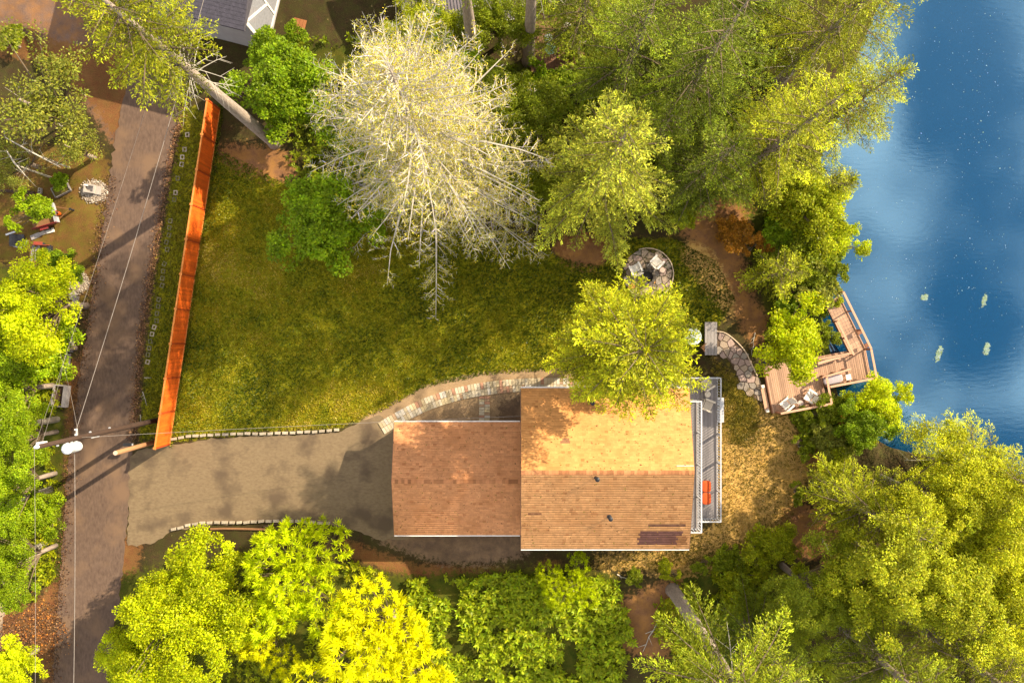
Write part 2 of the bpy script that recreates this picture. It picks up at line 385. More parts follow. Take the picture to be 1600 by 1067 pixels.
# ------------------------------------------------------------------ lake
wm = bpy.data.materials.new('lake_water'); wm.use_nodes = True; nt2 = wm.node_tree; W = nt2.links
nt2.nodes.remove(nt2.nodes['Principled BSDF'])
dif = nt2.nodes.new('ShaderNodeBsdfDiffuse'); dif.inputs[0].default_value = (0.001, 0.038, 0.105, 1)
gl = nt2.nodes.new('ShaderNodeBsdfGlossy'); gl.inputs['Roughness'].default_value = 0.06; gl.inputs['Color'].default_value = (0.50, 0.80, 1.0, 1)
fr = nt2.nodes.new('ShaderNodeFresnel'); fr.inputs[0].default_value = 2.45
ms = nt2.nodes.new('ShaderNodeMixShader'); W.new(fr.outputs[0], ms.inputs[0]); W.new(dif.outputs[0], ms.inputs[1]); W.new(gl.outputs[0], ms.inputs[2])
g2 = nt2.nodes.new('ShaderNodeNewGeometry'); mp = nt2.nodes.new('ShaderNodeMapping'); mp.inputs['Scale'].default_value = (0.7, 2.6, 1); W.new(g2.outputs['Position'], mp.inputs[0])
wnz = nt2.nodes.new('ShaderNodeTexNoise'); wnz.inputs['Scale'].default_value = 1.6; wnz.inputs['Detail'].default_value = 4; W.new(mp.outputs[0], wnz.inputs['Vector'])
wb = nt2.nodes.new('ShaderNodeBump'); wb.inputs['Strength'].default_value = 0.045; wb.inputs['Distance'].default_value = 0.05; W.new(wnz.outputs[0], wb.inputs['Height'])
W.new(wb.outputs[0], gl.inputs['Normal']); W.new(ms.outputs[0], nt2.nodes['Material Output'].inputs[0])
b = MB(); WZ = -0.55
b.v = [Vector(p) for p in ((14, -200, WZ), (700, -200, WZ), (700, 700, WZ), (14, 700, WZ))]; b.f = [(0, 1, 2, 3)]
tag(b.build('lake', wm), kind='structure')

# ------------------------------------------------------------------ road and driveway sheets
def sheet(name, poly, z, m, jitter=0.06, step=0.35, seed=0, tri=True):
    r = random.Random(seed); out = []
    n = len(poly)
    for i in range(n):
        a = Vector(poly[i]); c = Vector(poly[(i+1) % n]); k = max(1, int((c-a).length/step))
        nrm = Vector((-(c-a).y, (c-a).x)); nrm = nrm.normalized() if nrm.length else nrm
        for q in range(k):
            out.append(a.lerp(c, q/k) + nrm*r.gauss(0, jitter))
    me = bpy.data.meshes.new(name)
    from mathutils.geometry import tessellate_polygon
    t = tessellate_polygon([[Vector((p.x, p.y, 0)) for p in out]])
    # thin slab with a visible edge
    vs_ = [(p.x, p.y, z) for p in out] + [(p.x*1.0, p.y, -0.2) for p in out]; m_ = len(out)
    fs = [tuple(x) for x in t] + [(i, (i+1) % m_, m_+(i+1) % m_, m_+i) for i in range(m_)]
    me.from_pydata(vs_, [], fs); me.update(); me.materials.append(m)
    import bmesh
    bm = bmesh.new(); bm.from_mesh(me); bmesh.ops.recalc_face_normals(bm, faces=bm.faces); bm.to_mesh(me); bm.free()
    for p in me.polygons:
        pass
    o = link(name, me); tag(o, kind='structure'); return o
road_l = [(236, -120), (222, 0), (204, 100), (186, 190), (174, 260), (158, 370), (144, 460), (132, 540), (120, 620), (110, 700), (102, 790), (96, 880), (88, 970), (82, 1067), (74, 1180)]
road_r = [(158, 1180), (168, 1067), (184, 950), (194, 870), (203, 770), (206, 700), (210, 620), (219, 530), (232, 440), (246, 360), (261, 270), (274, 200), (289, 140), (310, 60), (330, -20), (352, -120)]
road_m = mat('road_asphalt', (.150, .098, .070), (.092, .058, .043), scale=6, stretch=(1, .4, 1, -.15), rough=.95, bump=.08, detail=10, bscale=60, c3=(.170, .105, .066), scale3=.5, spec=.15)
sheet('road', poly_px([tuple(p[:2]) for p in curve([(a, b, 0) for a, b in road_l], 3)] + [tuple(p[:2]) for p in curve([(a, b, 0) for a, b in road_r], 3)]), 0.024, road_m, .07, .3, 3)
drv_m = mat('driveway_asphalt', (.215, .155, .090), (.155, .108, .064), scale=7, stretch=(.55, 1, 1, .1), rough=.95, bump=.06, detail=10, bscale=70, c3=(.105, .073, .047), scale3=.5, spec=.15)
drv = [(203, 712), (222, 700), (262, 696), (330, 686), (420, 680), (528, 676), (560, 660), (592, 648), (612, 660), (640, 700), (660, 800), (655, 840), (600, 845), (545, 826), (515, 818), (420, 814), (330, 820), (272, 829), (235, 850), (199, 852)]
sheet('driveway', poly_px(drv), 0.030, drv_m, .05, .3, 5)
# broken asphalt lip and leaf litter banked along the road edges
lit = MB(); r = random.Random(11)
V = []; Cc = []
def litter(n, fn, size, colr, name, zoff=.03, lift=.05):
    p = np.array([fn() for _ in range(n)]); z = gzv(p[:, 0], p[:, 1]) + zoff + rng.random(n)*lift
    pos = np.c_[p, z]; d = rng.normal(size=(n, 3)); d[:, 2] *= .25; nr = np.c_[rng.normal(size=(n, 2))*.35, np.ones(n)]
    ln = size*(.6+rng.random(n)*.9); V, k = kites(pos, d, nr, ln, ln*(.45+.4*rng.random(n)))
    c = np.array(colr)[rng.integers(0, len(colr), n)]*(.6+.8*rng.random((n, 1)))
    o = link(name, npmesh(name, V, k, leafmat('litter_leaf', (1, 1, 1), .1, .02), c)); return tag(o, kind='stuff')
def along(pts, w):
    pts = [Vector(PX(*p)) for p in pts]; ls = [(pts[i+1]-pts[i]).length for i in range(len(pts)-1)]; T = sum(ls)
    def f():
        t = r.random()*T
        for i, l in enumerate(ls):
            if t <= l: break
            t -= l
        a = pts[i].lerp(pts[i+1], t/l if l else 0); n = (pts[i+1]-pts[i]); n = Vector((-n.y, n.x)).normalized()
        q = a + n*r.gauss(0, w); return (q.x, q.y)
    return f
LIT = [(.13, .055, .03), (.09, .042, .025), (.18, .09, .04), (.06, .035, .022), (.24, .13, .06)]
tag(litter(3600, along([(291, 140), (262, 275), (233, 440), (220, 530), (212, 620), (208, 690)], .2), .10, LIT, 'leaf_litter_strip'), 'brown leaf litter banked along the right road edge', 'leaf litter')
tag(litter(3600, along([(172, 275), (150, 420), (126, 560), (112, 690), (100, 830), (92, 940), (82, 1067)], .3), .10, LIT, 'leaf_litter_strip'), 'rust brown leaf litter along the left road edge', 'leaf litter')
tag(litter(2600, along([(0, 1010), (40, 1000), (90, 960)], 1.0), .11, LIT+[(.45, .16, .03)], 'leaf_litter_patch'), 'orange leaf litter beside the road near the pale slab', 'leaf litter')

# ------------------------------------------------------------------ lawn grass: short tufts
def tufts(name, poly_list, n, h, cols, label, wid=.02, seed=1, dens=None, zo=0.0):
    g = np.random.default_rng(seed); xs = []; ys = []
    per = []
    for q in poly_list:
        w = poly_px(q); a = np.array(w); lo, hi = a.min(0), a.max(0); area = (hi-lo).prod(); per.append((w, lo, hi, area))
    tot = sum(p[3] for p in per); pts = []
    for w, lo, hi, ar in per:
        k = int(n*ar/tot*1.0); q = lo + g.random((k, 2))*(hi-lo); q = q[inside(q[:, 0], q[:, 1], w)]; pts.append(q)
    p = np.concatenate(pts); n = len(p)
    patch = .46-.12*np.clip((p[:, 0]+12)/18, -1, 1)+(vnoise(p[:, 0]+40, p[:, 1]+40, 5.0, 24)-.5)*.5+(vnoise(p[:, 0], p[:, 1], 1.7, 21)-.5)*.42 + (vnoise(p[:, 0], p[:, 1], .6, 22)-.5)*.3
    ci = np.clip((patch + g.normal(0, .12, n))*len(cols)*1.05-.08*len(cols), 0, len(cols)-1).astype(int)
    z = gzv(p[:, 0], p[:, 1])-.005+zo; pos = np.c_[p, z]
    Vs = []; Ks = []; C = []
    for rep in range(2):
        d = np.c_[g.normal(size=(n, 2))*.9, .5+g.random(n)]; nr = np.c_[g.normal(size=(n, 2)), g.random(n)*1.5]
        ln = h*(.6+.8*g.random(n)); V, k = kites(pos+np.c_[g.normal(0, .03, (n, 2)), np.zeros(n)], d, nr, ln, np.full(n, wid)*(.7+.7*g.random(n)))
        Vs.append(V); Ks.append(k+rep*n*4); C.append(np.array(cols)[ci]*(.7+.6*g.random((n, 1))))
    me = npmesh(name, np.concatenate(Vs), np.concatenate(Ks), leafmat('grass_blade', (1, 1, 1), .3, .03), np.concatenate(C))
    return tag(link(name, me), label, 'grass', kind='stuff')
GC = [(.045, .075, .003), (.095, .13, .004), (.18, .20, .005), (.30, .28, .008), (.42, .33, .015), (.50, .38, .07)]
tufts('lawn_grass', [LAWN], 150000, .11, GC, 'mown lawn grass between the orange fence and the house', .06, 3)
tufts('fence_foot_grass', [[(262, 697), (270, 697), (336, 262), (354, 140), (346, 140), (326, 262)]], 26000, .22, [(.08, .10, .005), (.16, .16, .008), (.28, .24, .02)], 'longer grass growing along the foot of the orange fence', .05, 9)
tufts('verge_grass', [VERGE], 30000, .10, [(.07, .09, .006), (.11, .12, .008), (.15, .13, .012)], 'strip of rough grass between road and orange fence', .045, 4)
tufts('dry_grass', [zones['dry'][0][0], zones['dry'][0][1], zones['eastgreen'][0][0]], 30000, .11, [(.15, .13, .012), (.46, .32, .07), (.62, .43, .14), (.68, .50, .22)], 'dry yellow grass between the deck and the lake', .045, 5)
# ------------------------------------------------------------------ house
wood_grey = mat('weathered_grey_wood', (.30, .27, .26), (.20, .175, .17), scale=5, stretch=(9, .6, 2), rough=.85, rnd=.14)
wood_dark = mat('grey_deck_boards', (.33, .30, .30), (.23, .205, .205), scale=5, stretch=(9, .6, 2), rough=.85, rnd=.18)
white_paint = mat('white_painted_wood', (.78, .74, .70), (.66, .62, .58), scale=3, rough=.55, bump=.05, rnd=.05)
grey_paint = mat('pale_grey_painted_wood', (.54, .54, .57), (.45, .45, .48), scale=3, rough=.6, bump=.05, rnd=.07)
siding = mat('tan_siding', (.36, .29, .22), (.30, .24, .18), scale=2, stretch=(1, 1, 12), rough=.8)
shingle_m = mat('roof_shingle', (1.0, 1.0, 1.0), (.80, .78, .76), scale=9, rough=.95, bump=.08, c3=(.82, .78, .74), scale3=.8, attr='Col', spec=.1, bscale=60)
glass_m = mat('window_glass', (.03, .04, .05), (.02, .03, .04), rough=.05, bump=0, spec=.8)
blackmetal = mat('black_metal', (.03, .03, .035), rough=.5)
flash_m = mat('roof_flashing', (.62, .58, .54), rough=.4, bump=0)

def shingle_slope(name, parent, x0, x1, ye, ze, yr, zr, base, patch=None, seed=0, expo=.165, wid=.22, worldx=0, worldy=0):
    """courses of single shingles laid from the eave (ye,ze) to the ridge (yr,zr)"""
    g = np.random.default_rng(seed); run = yr-ye; rise = zr-ze; S = math.hypot(run, rise)
    uy, uz = run/S, rise/S; ny_, nz_ = -uz*math.copysign(1, run)*math.copysign(1, 1), abs(uy)
    nrm = np.array([0, -rise/S*math.copysign(1, run), abs(run)/S])
    n = int(S/expo); V = []; C = []
    for i in range(n+1):
        s0 = i*expo-.03; s1 = min(s0+expo*1.35, S)
        x = x0 - g.random()*wid; strip = 1.0; cnt = 0
        while x < x1:
            w = wid*(.85+.3*g.random()); a = max(x, x0); c = min(x+w, x1); x += w
            if c-a < .03: continue
            ds = 0; t = .010+.003*g.random()
            p = [(a, s0+ds, 0), (c, s0+ds, 0), (c, s1, 0), (a, s1, 0)]
            top = [(a, s0+ds, t+.008), (c, s0+ds, t+.008), (c, s1, .004), (a, s1, .004)]
            for q in p+top: V.append((q[0], ye+uy*q[1]+nrm[1]*q[2], ze+uz*q[1]+nrm[2]*q[2]))
            k = g.random()
            cnt -= 1
            if cnt < 0: cnt = int(g.integers(0, 2)); strip = .88+.24*g.random()
            tone = np.array(base)*strip*(.95+.10*g.random())
            if k < .04: tone = tone*np.array([1.08, 1.12, 1.15])
            elif k > .97: tone = tone*np.array([.80, .74, .72])
            cx = (a+c)/2; cy = ye+uy*s0
            if patch:
                for (pa, pb_, pc, pd, pcol) in patch:
                    if pa < cx < pb_ and pc < cy < pd: tone = np.array(pcol)*(.85+.3*g.random())
            C.append(tone)
    V = np.array(V); k = len(C); base_i = np.arange(k)[:, None, None]*8
    fs = np.array([[4, 5, 6, 7], [0, 1, 5, 4]]) if run > 0 else np.array([[7, 6, 5, 4], [4, 5, 1, 0]])
    Q = (base_i + fs[None]).reshape(-1, 4); col = np.repeat(np.array(C), 2, 0)
    o = link(name, npmesh(name, V, Q, shingle_m, col), parent); tag(o, kind='stuff'); return o
def ridge_caps(parent, x0, x1, y, z, base, seed, slope):
    g = random.Random(seed); V = []; C = []; x = x0; k = 0
    while x < x1:
        w = .22; b = x; e = min(x+w+.05, x1)
        for (dx, dz) in ((b, .028), (e, .016)):
            V += [(dx, y-.15, z-.15*slope+dz), (dx, y, z+dz+.012), (dx, y+.15, z-.15*slope+dz)]
        t = .7+.6*g.random(); C += [[c*t for c in base]]*2; x += w; k += 1
    Q = np.concatenate([np.array([[0, 3, 4, 1], [1, 4, 5, 2]])+6*i for i in range(k)])
    o = link('ridge_cap', npmesh('ridge_cap', np.array(V), Q, shingle_m, np.array(C)), parent); tag(o, kind='stuff')

HX0, HX1, HYN, HYS, HYR, HZE, HZR = .59, 11.73, -3.11, -13.70, -8.42, 4.8, 6.1
house = thing('house', 'brown shingled house with attached garage between lawn and lake', 'house', (0, 0, 0))
# walls
w = MB()
def wallbox(b, x0, x1, y0, y1, z0, z1): b.box(((x0+x1)/2, (y0+y1)/2, (z0+z1)/2), (x1-x0, y1-y0, z1-z0))
wallbox(w, 1.0, 11.3, -13.25, -3.56, -.1, HZE-.02); w.build('wall', siding, house)
g_ = MB()
for xx in (1.0, 11.18):
    g_ = MB(); bidx = 0; g_.v += [Vector((xx+d, y, z)) for d in (0, .12) for y, z in ((-13.25, HZE-.02), (-3.56, HZE-.02), (HYR, HZR-.12))]
    g_.f += [(bidx, bidx+1, bidx+2), (bidx+5, bidx+4, bidx+3)] + [(bidx+i, bidx+3+i, bidx+3+(i+1) % 3, bidx+(i+1) % 3) for i in range(3)]
    g_.build('gable', siding, house)
# roof deck under the shingles
rf = MB(); t = .12
for ye in (HYN, HYS):
    bidx = len(rf.v)
    rf.v += [Vector(p) for p in ((HX0, ye, HZE), (HX1, ye, HZE), (HX1, HYR, HZR), (HX0, HYR, HZR), (HX0, ye, HZE-t), (HX1, ye, HZE-t), (HX1, HYR, HZR-t), (HX0, HYR, HZR-t))]
    rf.f += [(bidx, bidx+1, bidx+2, bidx+3), (bidx+7, bidx+6, bidx+5, bidx+4), (bidx, bidx+4, bidx+5, bidx+1), (bidx+1, bidx+5, bidx+6, bidx+2), (bidx+3, bidx+7, bidx+4, bidx)]
roof = rf.build('roof', mat('roof_deck', (.20, .10, .06), rough=.9), house)
SH = (.60, .285, .10)
patchN = [(3.2, 3.8, -6.45, -6.28, (.30, .15, .08))]
patchS = [(8.35, 11.25, -13.5, -12.45, (.20, .095, .075)), (9.0, 11.35, -12.15, -12.0, (.22, .11, .07)), (1.1, 1.9, -11.45, -11.3, (.30, .14, .07)), (10.85, 11.5, -13.55, -12.9, (.40, .19, .08))]
shingle_slope('shingles', roof, HX0, HX1, HYN, HZE+.01, HYR, HZR+.01, SH, patchN, 2)
shingle_slope('shingles', roof, HX0, HX1, HYS, HZE+.01, HYR, HZR+.01, (.66, .335, .14), patchS, 3)
ridge_caps(roof, HX0, HX1, HYR, HZR+.02, (.43, .19, .085), 5, .245)
for ye, s in ((HYN, 1), (HYS, -1)):
    gut = MB(); gut.box(((HX0+HX1)/2, ye+s*.06, HZE-.055), (HX1-HX0, .11, .09)); gut.build('gutter', white_paint, roof)
    beam('fascia', roof, white_paint, (HX0+.02, ye-s*.01, HZE-.2), (HX1-.02, ye-s*.01, HZE-.2), .03, .18)
for xe in (HX0, HX1):
    for ye in (HYN, HYS):
        beam('rake_board', roof, mat('brown_trim', (.22, .12, .08)), (xe+(.016 if xe > 5 else -.016), ye, HZE-.10), (xe+(.016 if xe > 5 else -.016), HYR, HZR-.10), .03, .19)
piece('ridge_flashing', roof, flash_m, (11.15, HYR+.42, HZR-.06), (1.1, .05, .03), Matrix.Rotation(-.24, 3, 'X'))
def vent(px, py, h, label=None):
    z = HZE+.9; p = P(px, py, z); yy = p.y
    zr = HZR - abs(yy-HYR)*(HZR-HZE)/(HYN-HYR)
    p = P(px, py, zr); v = MB()
    v.lathe([(.15, -.05), (.15, .03), (.07, .05), (.07, h*.72)], (p.x, p.y, zr)); v.lathe([(.13, h*.72), (.15, h*.76), (.15, h*.92), (.05, h)], (p.x, p.y, zr))
    v.build('vent_pipe', blackmetal, roof)
vent(925, 629, .45); vent(931, 745, .95); vent(952, 807, .7)
# garage
GX0, GX1, GYN, GYS, GYR, GZE, GZR = -8.16, 1.0, -5.60, -13.37, -9.48, 2.7, 3.75
w = MB(); wallbox(w, -7.8, 1.0, -13.0, -5.95, -.1, GZE-.02); w.build('garage_wall', siding, house)
g_ = MB(); xx = -7.8; g_.v = [Vector((xx+d, y, z)) for d in (0, .12) for y, z in ((-13.0, GZE-.02), (-5.95, GZE-.02), (GYR, GZR-.12))]
g_.f = [(0, 1, 2), (5, 4, 3)]+[(i, 3+i, 3+(i+1) % 3, (i+1) % 3) for i in range(3)]; g_.build('garage_gable', siding, house)
gd = piece('garage_door', house, white_paint, (-7.84, -9.48, 1.08), (.06, 4.9, 2.1))
rf = MB()
for ye in (GYN, GYS):
    bidx = len(rf.v)
    rf.v += [Vector(p) for p in ((GX0, ye, GZE), (GX1, ye, GZE), (GX1, GYR, GZR), (GX0, GYR, GZR), (GX0, ye, GZE-t), (GX1, ye, GZE-t), (GX1, GYR, GZR-t), (GX0, GYR, GZR-t))]
    rf.f += [(bidx, bidx+1, bidx+2, bidx+3), (bidx+7, bidx+6, bidx+5, bidx+4), (bidx, bidx+4, bidx+5, bidx+1), (bidx+1, bidx+5, bidx+6, bidx+2), (bidx+3, bidx+7, bidx+4, bidx)]
groof = rf.build('garage_roof', MATS['roof_deck'], house)
shingle_slope('shingles', groof, GX0, GX1-.02, GYN, GZE+.01, GYR, GZR+.01, (.60, .275, .125), None, 12)
shingle_slope('shingles', groof, GX0, GX1-.02, GYS, GZE+.01, GYR, GZR+.01, (.60, .275, .125), None, 13)
ridge_caps(groof, GX0, GX1-.02, GYR, GZR+.02, (.43, .19, .085), 15, .27)
for ye, s in ((GYN, 1), (GYS, -1)):
    gut = MB(); gut.box(((GX0+.55)/2, ye+s*.06, GZE-.055), (.55-GX0, .11, .09)); gut.build('gutter', white_paint, groof)
for ye in (GYN, GYS): beam('rake_board', groof, MATS['brown_trim'], (GX0-.016, ye, GZE-.1), (GX0-.016, GYR, GZR-.1), .03, .19)
gd_ = np.random.default_rng(61); nn = 700; xx_ = HX0+.1+gd_.random(nn)*(HX1-HX0-.2); yy_ = HYN-.1-gd_.random(nn)*(HYN-HYS-.2); xx_[450:] = GX0+.1+gd_.random(250)*8.4; yy_[450:] = GYN-.1-gd_.random(250)*(GYN-GYS-.2)
zz_ = np.where(np.arange(nn) < 450, HZR-abs(yy_-HYR)*(HZR-HZE)/(HYN-HYR), GZR-abs(yy_-GYR)*(GZR-GZE)/(GYN-GYR))+.045
Vd, kd = kites(np.c_[xx_, yy_, zz_], np.c_[gd_.normal(size=(nn, 2)), np.zeros(nn)], np.tile([0, 0, 1.], (nn, 1)), .05+.13*gd_.random(nn)**2, .03+.05*gd_.random(nn))
tag(link('fallen_needles', npmesh('fallen_needles', Vd, kd, leafmat('litter_leaf', (1, 1, 1), .1, .02), np.array([(.10, .05, .02), (.22, .11, .03), (.16, .14, .02)])[gd_.integers(0, 3, nn)])), 'scattered fallen needles and leaves on the house roof', 'needles', kind='stuff')
# windows and doors of the lake side and the lawn side
def window(px0, px1, z0, z1, axis_, at, nrm):
    f = MB(); c = (px0+px1)/2; w_ = px1-px0
    def bx(c1, z, s1, s3, d):
        cc = (at+nrm*d/2, c1, z) if axis_ == 'x' else (c1, at+nrm*d/2, z); ss = (d, s1, s3) if axis_ == 'x' else (s1, d, s3); f.box(cc, ss)
    bx(c, z0, w_+.16, .08, .06); bx(c, z1, w_+.16, .08, .06); bx(px0, (z0+z1)/2, .08, z1-z0-.08, .06); bx(px1, (z0+z1)/2, .08, z1-z0-.08, .06); bx(c, (z0+z1)/2, .05, z1-z0-.08, .05)
    o = f.build('window', white_paint, house)
    p = MB(); p.box((at+nrm*.012, c, (z0+z1)/2) if axis_ == 'x' else (c, at+nrm*.012, (z0+z1)/2), (.02, w_, z1-z0) if axis_ == 'x' else (w_, .02, z1-z0)); p.build('pane', glass_m, o)
for y0 in (-12.4, -9.2, -6.4): window(y0, y0+1.8, .35, 2.3, 'x', 11.3, 1)
for y0 in (-11.8, -8.6, -6.6): window(y0, y0+1.6, 2.95, 4.5, 'x', 11.3, 1)
for x0_ in (2.4, 6.2, 8.8): window(x0_, x0_+1.4, 1.0, 2.2, 'y', -3.56, 1); window(x0_, x0_+1.4, 3.3, 4.3, 'y', -3.56, 1)
# upper balcony
bal = MB(); BX0, BX1, BYN, BYS, BZ = 11.3, 12.80, -4.06, -12.9, 2.9
bal.box(((BX0+BX1)/2, (BYN+BYS)/2, BZ-.16), (BX1-BX0, BYN-BYS, .22)); bal = bal.build('balcony', grey_paint, house)
nb = 10; bw = (BX1-BX0)/nb
for i in range(nb): piece('floor_board', bal, wood_grey, (BX0+bw*(i+.5), (BYN+BYS)/2, BZ-.03), (bw-.015, BYN-BYS, .03))
def railing(parent, pts, z0, h, m, capm, gap=.125, post_every=1.9, capw=.12, name='picket'):
    pts = [Vector((p[0], p[1], z0)) for p in pts]
    for a, c in zip(pts[:-1], pts[1:]):
        d = c-a; Ln = d.length; u = d/Ln; rot = frame(d)
        beam('top_rail', parent, capm, a+Vector((0, 0, h-.02)), c+Vector((0, 0, h-.02)), capw, .045)
        beam('bottom_rail', parent, m, a+Vector((0, 0, .09)), c+Vector((0, 0, .09)), .05, .06)
        n = max(1, round(Ln/post_every))
        for i in range(n+1): piece('post', parent, m, a+u*(Ln*i/n)+Vector((0, 0, (h-.04)/2)), (.09, .09, h-.04), rot)
        k = int(Ln/gap)
        for i in range(1, k): piece(name, parent, m, a+u*(Ln*i/k)+Vector((0, 0, h/2+.03)), (.055, .04, h-.20), rot)
railing(bal, [(BX0+.1, BYN), (BX1, BYN), (BX1, BYS), (BX0+.1, BYS)], BZ, 1.0, grey_paint, grey_paint, .20, 2.2, .085)
for yy in (-4.2, -7.1, -10, -12.75): piece('support_post', bal, grey_paint, (BX1-.1, yy, BZ/2-.15), (.12, .12, BZ-.24))

# ------------------------------------------------------------------ lower deck on the lake side
DX0, DX1, DYN, DYS, DZ = 11.32, 14.93, -2.62, -12.88, .27
deck = thing('deck', 'weathered grey wooden deck with pale railing along the house', 'deck', (13.1, -7.75, 0))
O = Vector((13.1, -7.75, 0))
piece('deck_frame', deck, wood_grey, Vector(((DX0+DX1)/2, (DYN+DYS)/2, .10))-O, (DX1-DX0-.04, DYN-DYS-.04, .26))
nb = 25; bw = (DX1-DX0)/nb
for i in range(nb):
    ys = [DYN] + ([-6.2-.9*(i % 3)] if i % 2 else [-8.4]) + [DYS]
    for a, c in zip(ys[:-1], ys[1:]): piece('deck_board', deck, wood_dark, Vector((DX0+bw*(i+.5), (a+c)/2, DZ-.016))-O, (bw-.014, abs(c-a)-.012, .032))
railing(deck, [(DX0+.9-O.x, DYN-O.y), (DX1-O.x, DYN-O.y), (DX1-O.x, DYS-O.y), (DX0+1.2-O.x, DYS-O.y)], DZ, .95, grey_paint, grey_paint, .20, 1.9, .085)
step = thing('deck_step', 'pale grey step slab outside the deck railing', 'step', (15.22, -5.0, 0))
piece('tread', step, grey_paint, (0, 0, .14), (.50, 1.8, .05)); piece('riser', step, grey_paint, (0, 0, .055), (.46, 1.74, .12))
# posts and rail that stand out beyond the stair end at the south corner
sr = thing('stair_railing', 'brown wooden stair railing below the south eave of the house', 'railing', (9.6, -15.3, gz(9.6, -15.3)))
wb_ = mat('brown_wood', (.26, .13, .055), (.17, .08, .035), scale=5, stretch=(6, .8, 2))
for i in range(9): piece('slat', sr, wb_, (-.9+i*.22, .45-i*.02, .5), (.05, .05, 1.0))
beam('top_rail', sr, wb_, (-1.0, .46, 1.02), (1.0, .28, 1.02), .09, .05); beam('bottom_rail', sr, wb_, (-1.0, .46, .1), (1.0, .28, .1), .05, .06)
# ------------------------------------------------------------------ orange fence
fence_m = mat('orange_stained_fence', (.80, .14, .008), (.62, .095, .007), scale=3, stretch=(1, 1, .4), rough=.8, rnd=.16, bump=.1)
fence_t = mat('fence_rail_wood', (.70, .24, .05), (.5, .17, .04), scale=4, rough=.75, rnd=.1)
fence_p = mat('dark_orange_post', (.42, .06, .008), (.34, .05, .006), scale=4, rough=.75)
FA, FB, FH = Vector((-25.05, -7.50, 0)), Vector((-21.37, 16.95, 0)), 2.1
fence = thing('fence', 'tall orange stained board fence between road verge and lawn', 'fence', tuple(FA))
fu = (FB-FA).normalized(); fn = Vector((fu.y, -fu.x, 0)); FL = (FB-FA).length; npan = 10; PW = FL/npan; frot = frame(fu)
for i in range(npan+1):
    c = fu*(PW*i)
    piece('post', fence, fence_p, c-fn*.02+Vector((0, 0, FH/2-.02)), (.10, .15, FH+.02), frot)
    piece('post_cap', fence, fence_t, c-fn*.02+Vector((0, 0, FH+.03)), (.15, .20, .05), frot)
    if i < npan:
        k = 17
        for j in range(k):
            bx_ = PW*i+.06+(PW-.12)*(j+.5)/k
            piece('board', fence, fence_m, fu*bx_+fn*(.012 if j % 2 else .004)+Vector((0, 0, FH/2+.02+random.Random(i*31+j).uniform(-.012, .012))), ((PW-.12)/k-.008, .022, FH-.1), frot)
        a = fu*(PW*i+.06); e = fu*(PW*(i+1)-.06)
        beam('top_rail', fence, fence_t, a+Vector((0, 0, FH-.0))-fn*.02, e+Vector((0, 0, FH-.0))-fn*.02, .11, .04)
        beam('bottom_rail', fence, fence_t, a+fn*.04+Vector((0, 0, .11)), e+fn*.04+Vector((0, 0, .11)), .05, .09)
        beam('middle_rail', fence, fence_m, a-fn*.035+Vector((0, 0, 1.0)), e-fn*.035+Vector((0, 0, 1.0)), .04, .09)
    # little solar post light beside each post on the lawn side
# ------------------------------------------------------------------ utility pole, transformer, wires
pole_m = mat('creosoted_pole', (.075, .042, .028), (.040, .024, .018), scale=6, stretch=(6, 6, .5), rough=.9, bump=.4)
metal_m = mat('galvanised_metal', (.55, .55, .57), (.42, .42, .45), scale=5, rough=.4, metallic=.3)
can_m = mat('transformer_paint', (.80, .80, .82), (.72, .72, .74), scale=2, rough=.4, bump=0)
PB = Vector((-25.8, -5.72, 0)); PH = 12.8
pole = thing('utility_pole', 'dark tall utility pole with white transformer beside the road', 'utility pole', tuple(PB))
b = MB(); b.tube([(0, 0, -.3), (0, 0, 4), (0, 0, 9), (0, 0, PH)], [.19, .175, .15, .125], 14); b.build('pole_shaft', pole_m, pole, True)
b = MB(); b.lathe([(.12, .0), (.29, .02), (.30, .1), (.30, .95), (.32, .97), (.32, 1.03), (.18, 1.1), (.05, 1.12)], (.12, -.47, 9.6), 20); tr = b.build('transformer', can_m, pole, True)
b = MB()
for dx in (-.08, .1): b.lathe([(.03, .0), (.055, .05), (.03, .08), (.055, .13), (.03, .17), (.02, .26)], (.12+dx, -.47, 10.66), 10)
b.build('bushing', can_m, tr); 
b = MB(); b.box((.06, -.2, 10.1), (.1, .16, .1)); b.box((.06, -.2, 10.5), (.1, .16, .1)); b.build('bracket', metal_m, tr)
b = MB(); b.tube([(-.05, -.55, 9.45), (-.05, .55, 9.45)], .045, 6); b.build('crossarm', metal_m, pole)
for yy in (-.5, -.2, .2, .5):
    b = MB(); b.lathe([(.03, 0), (.06, .04), (.03, .07), (.06, .12), (.02, .17)], (-.05, yy, 9.48), 10); b.build('insulator', can_m, pole)
b = MB(); b.lathe([(.05, 0), (.10, .06), (.06, .10), (.11, .17), (.06, .22), (.08, .28), (.03, .34)], (0, 0, PH), 12); b.build('pole_top_insulator', can_m, pole)
b = MB(); b.box((-.2, .12, PH-.55), (.28, .12, .5)); b.box((-.1, .1, PH-.4), (.2, .05, .06)); b.build('fuse_cutout', can_m, pole)
for k, zz in enumerate((6.2, 7.4, 8.2, 11.2)):
    b = MB(); b.lathe([(.06, 0), (.06, .08)], (.0, -.18 if k % 2 else .18, zz), 8); b.build('bolt', metal_m, pole)
beam('conduit_clamp', pole, metal_m, (.12, -.16, 7.6), (.12, -.16, 8.3), .05, .05)
wire_m = mat('overhead_wire', (.28, .24, .21), rough=.5, bump=0)
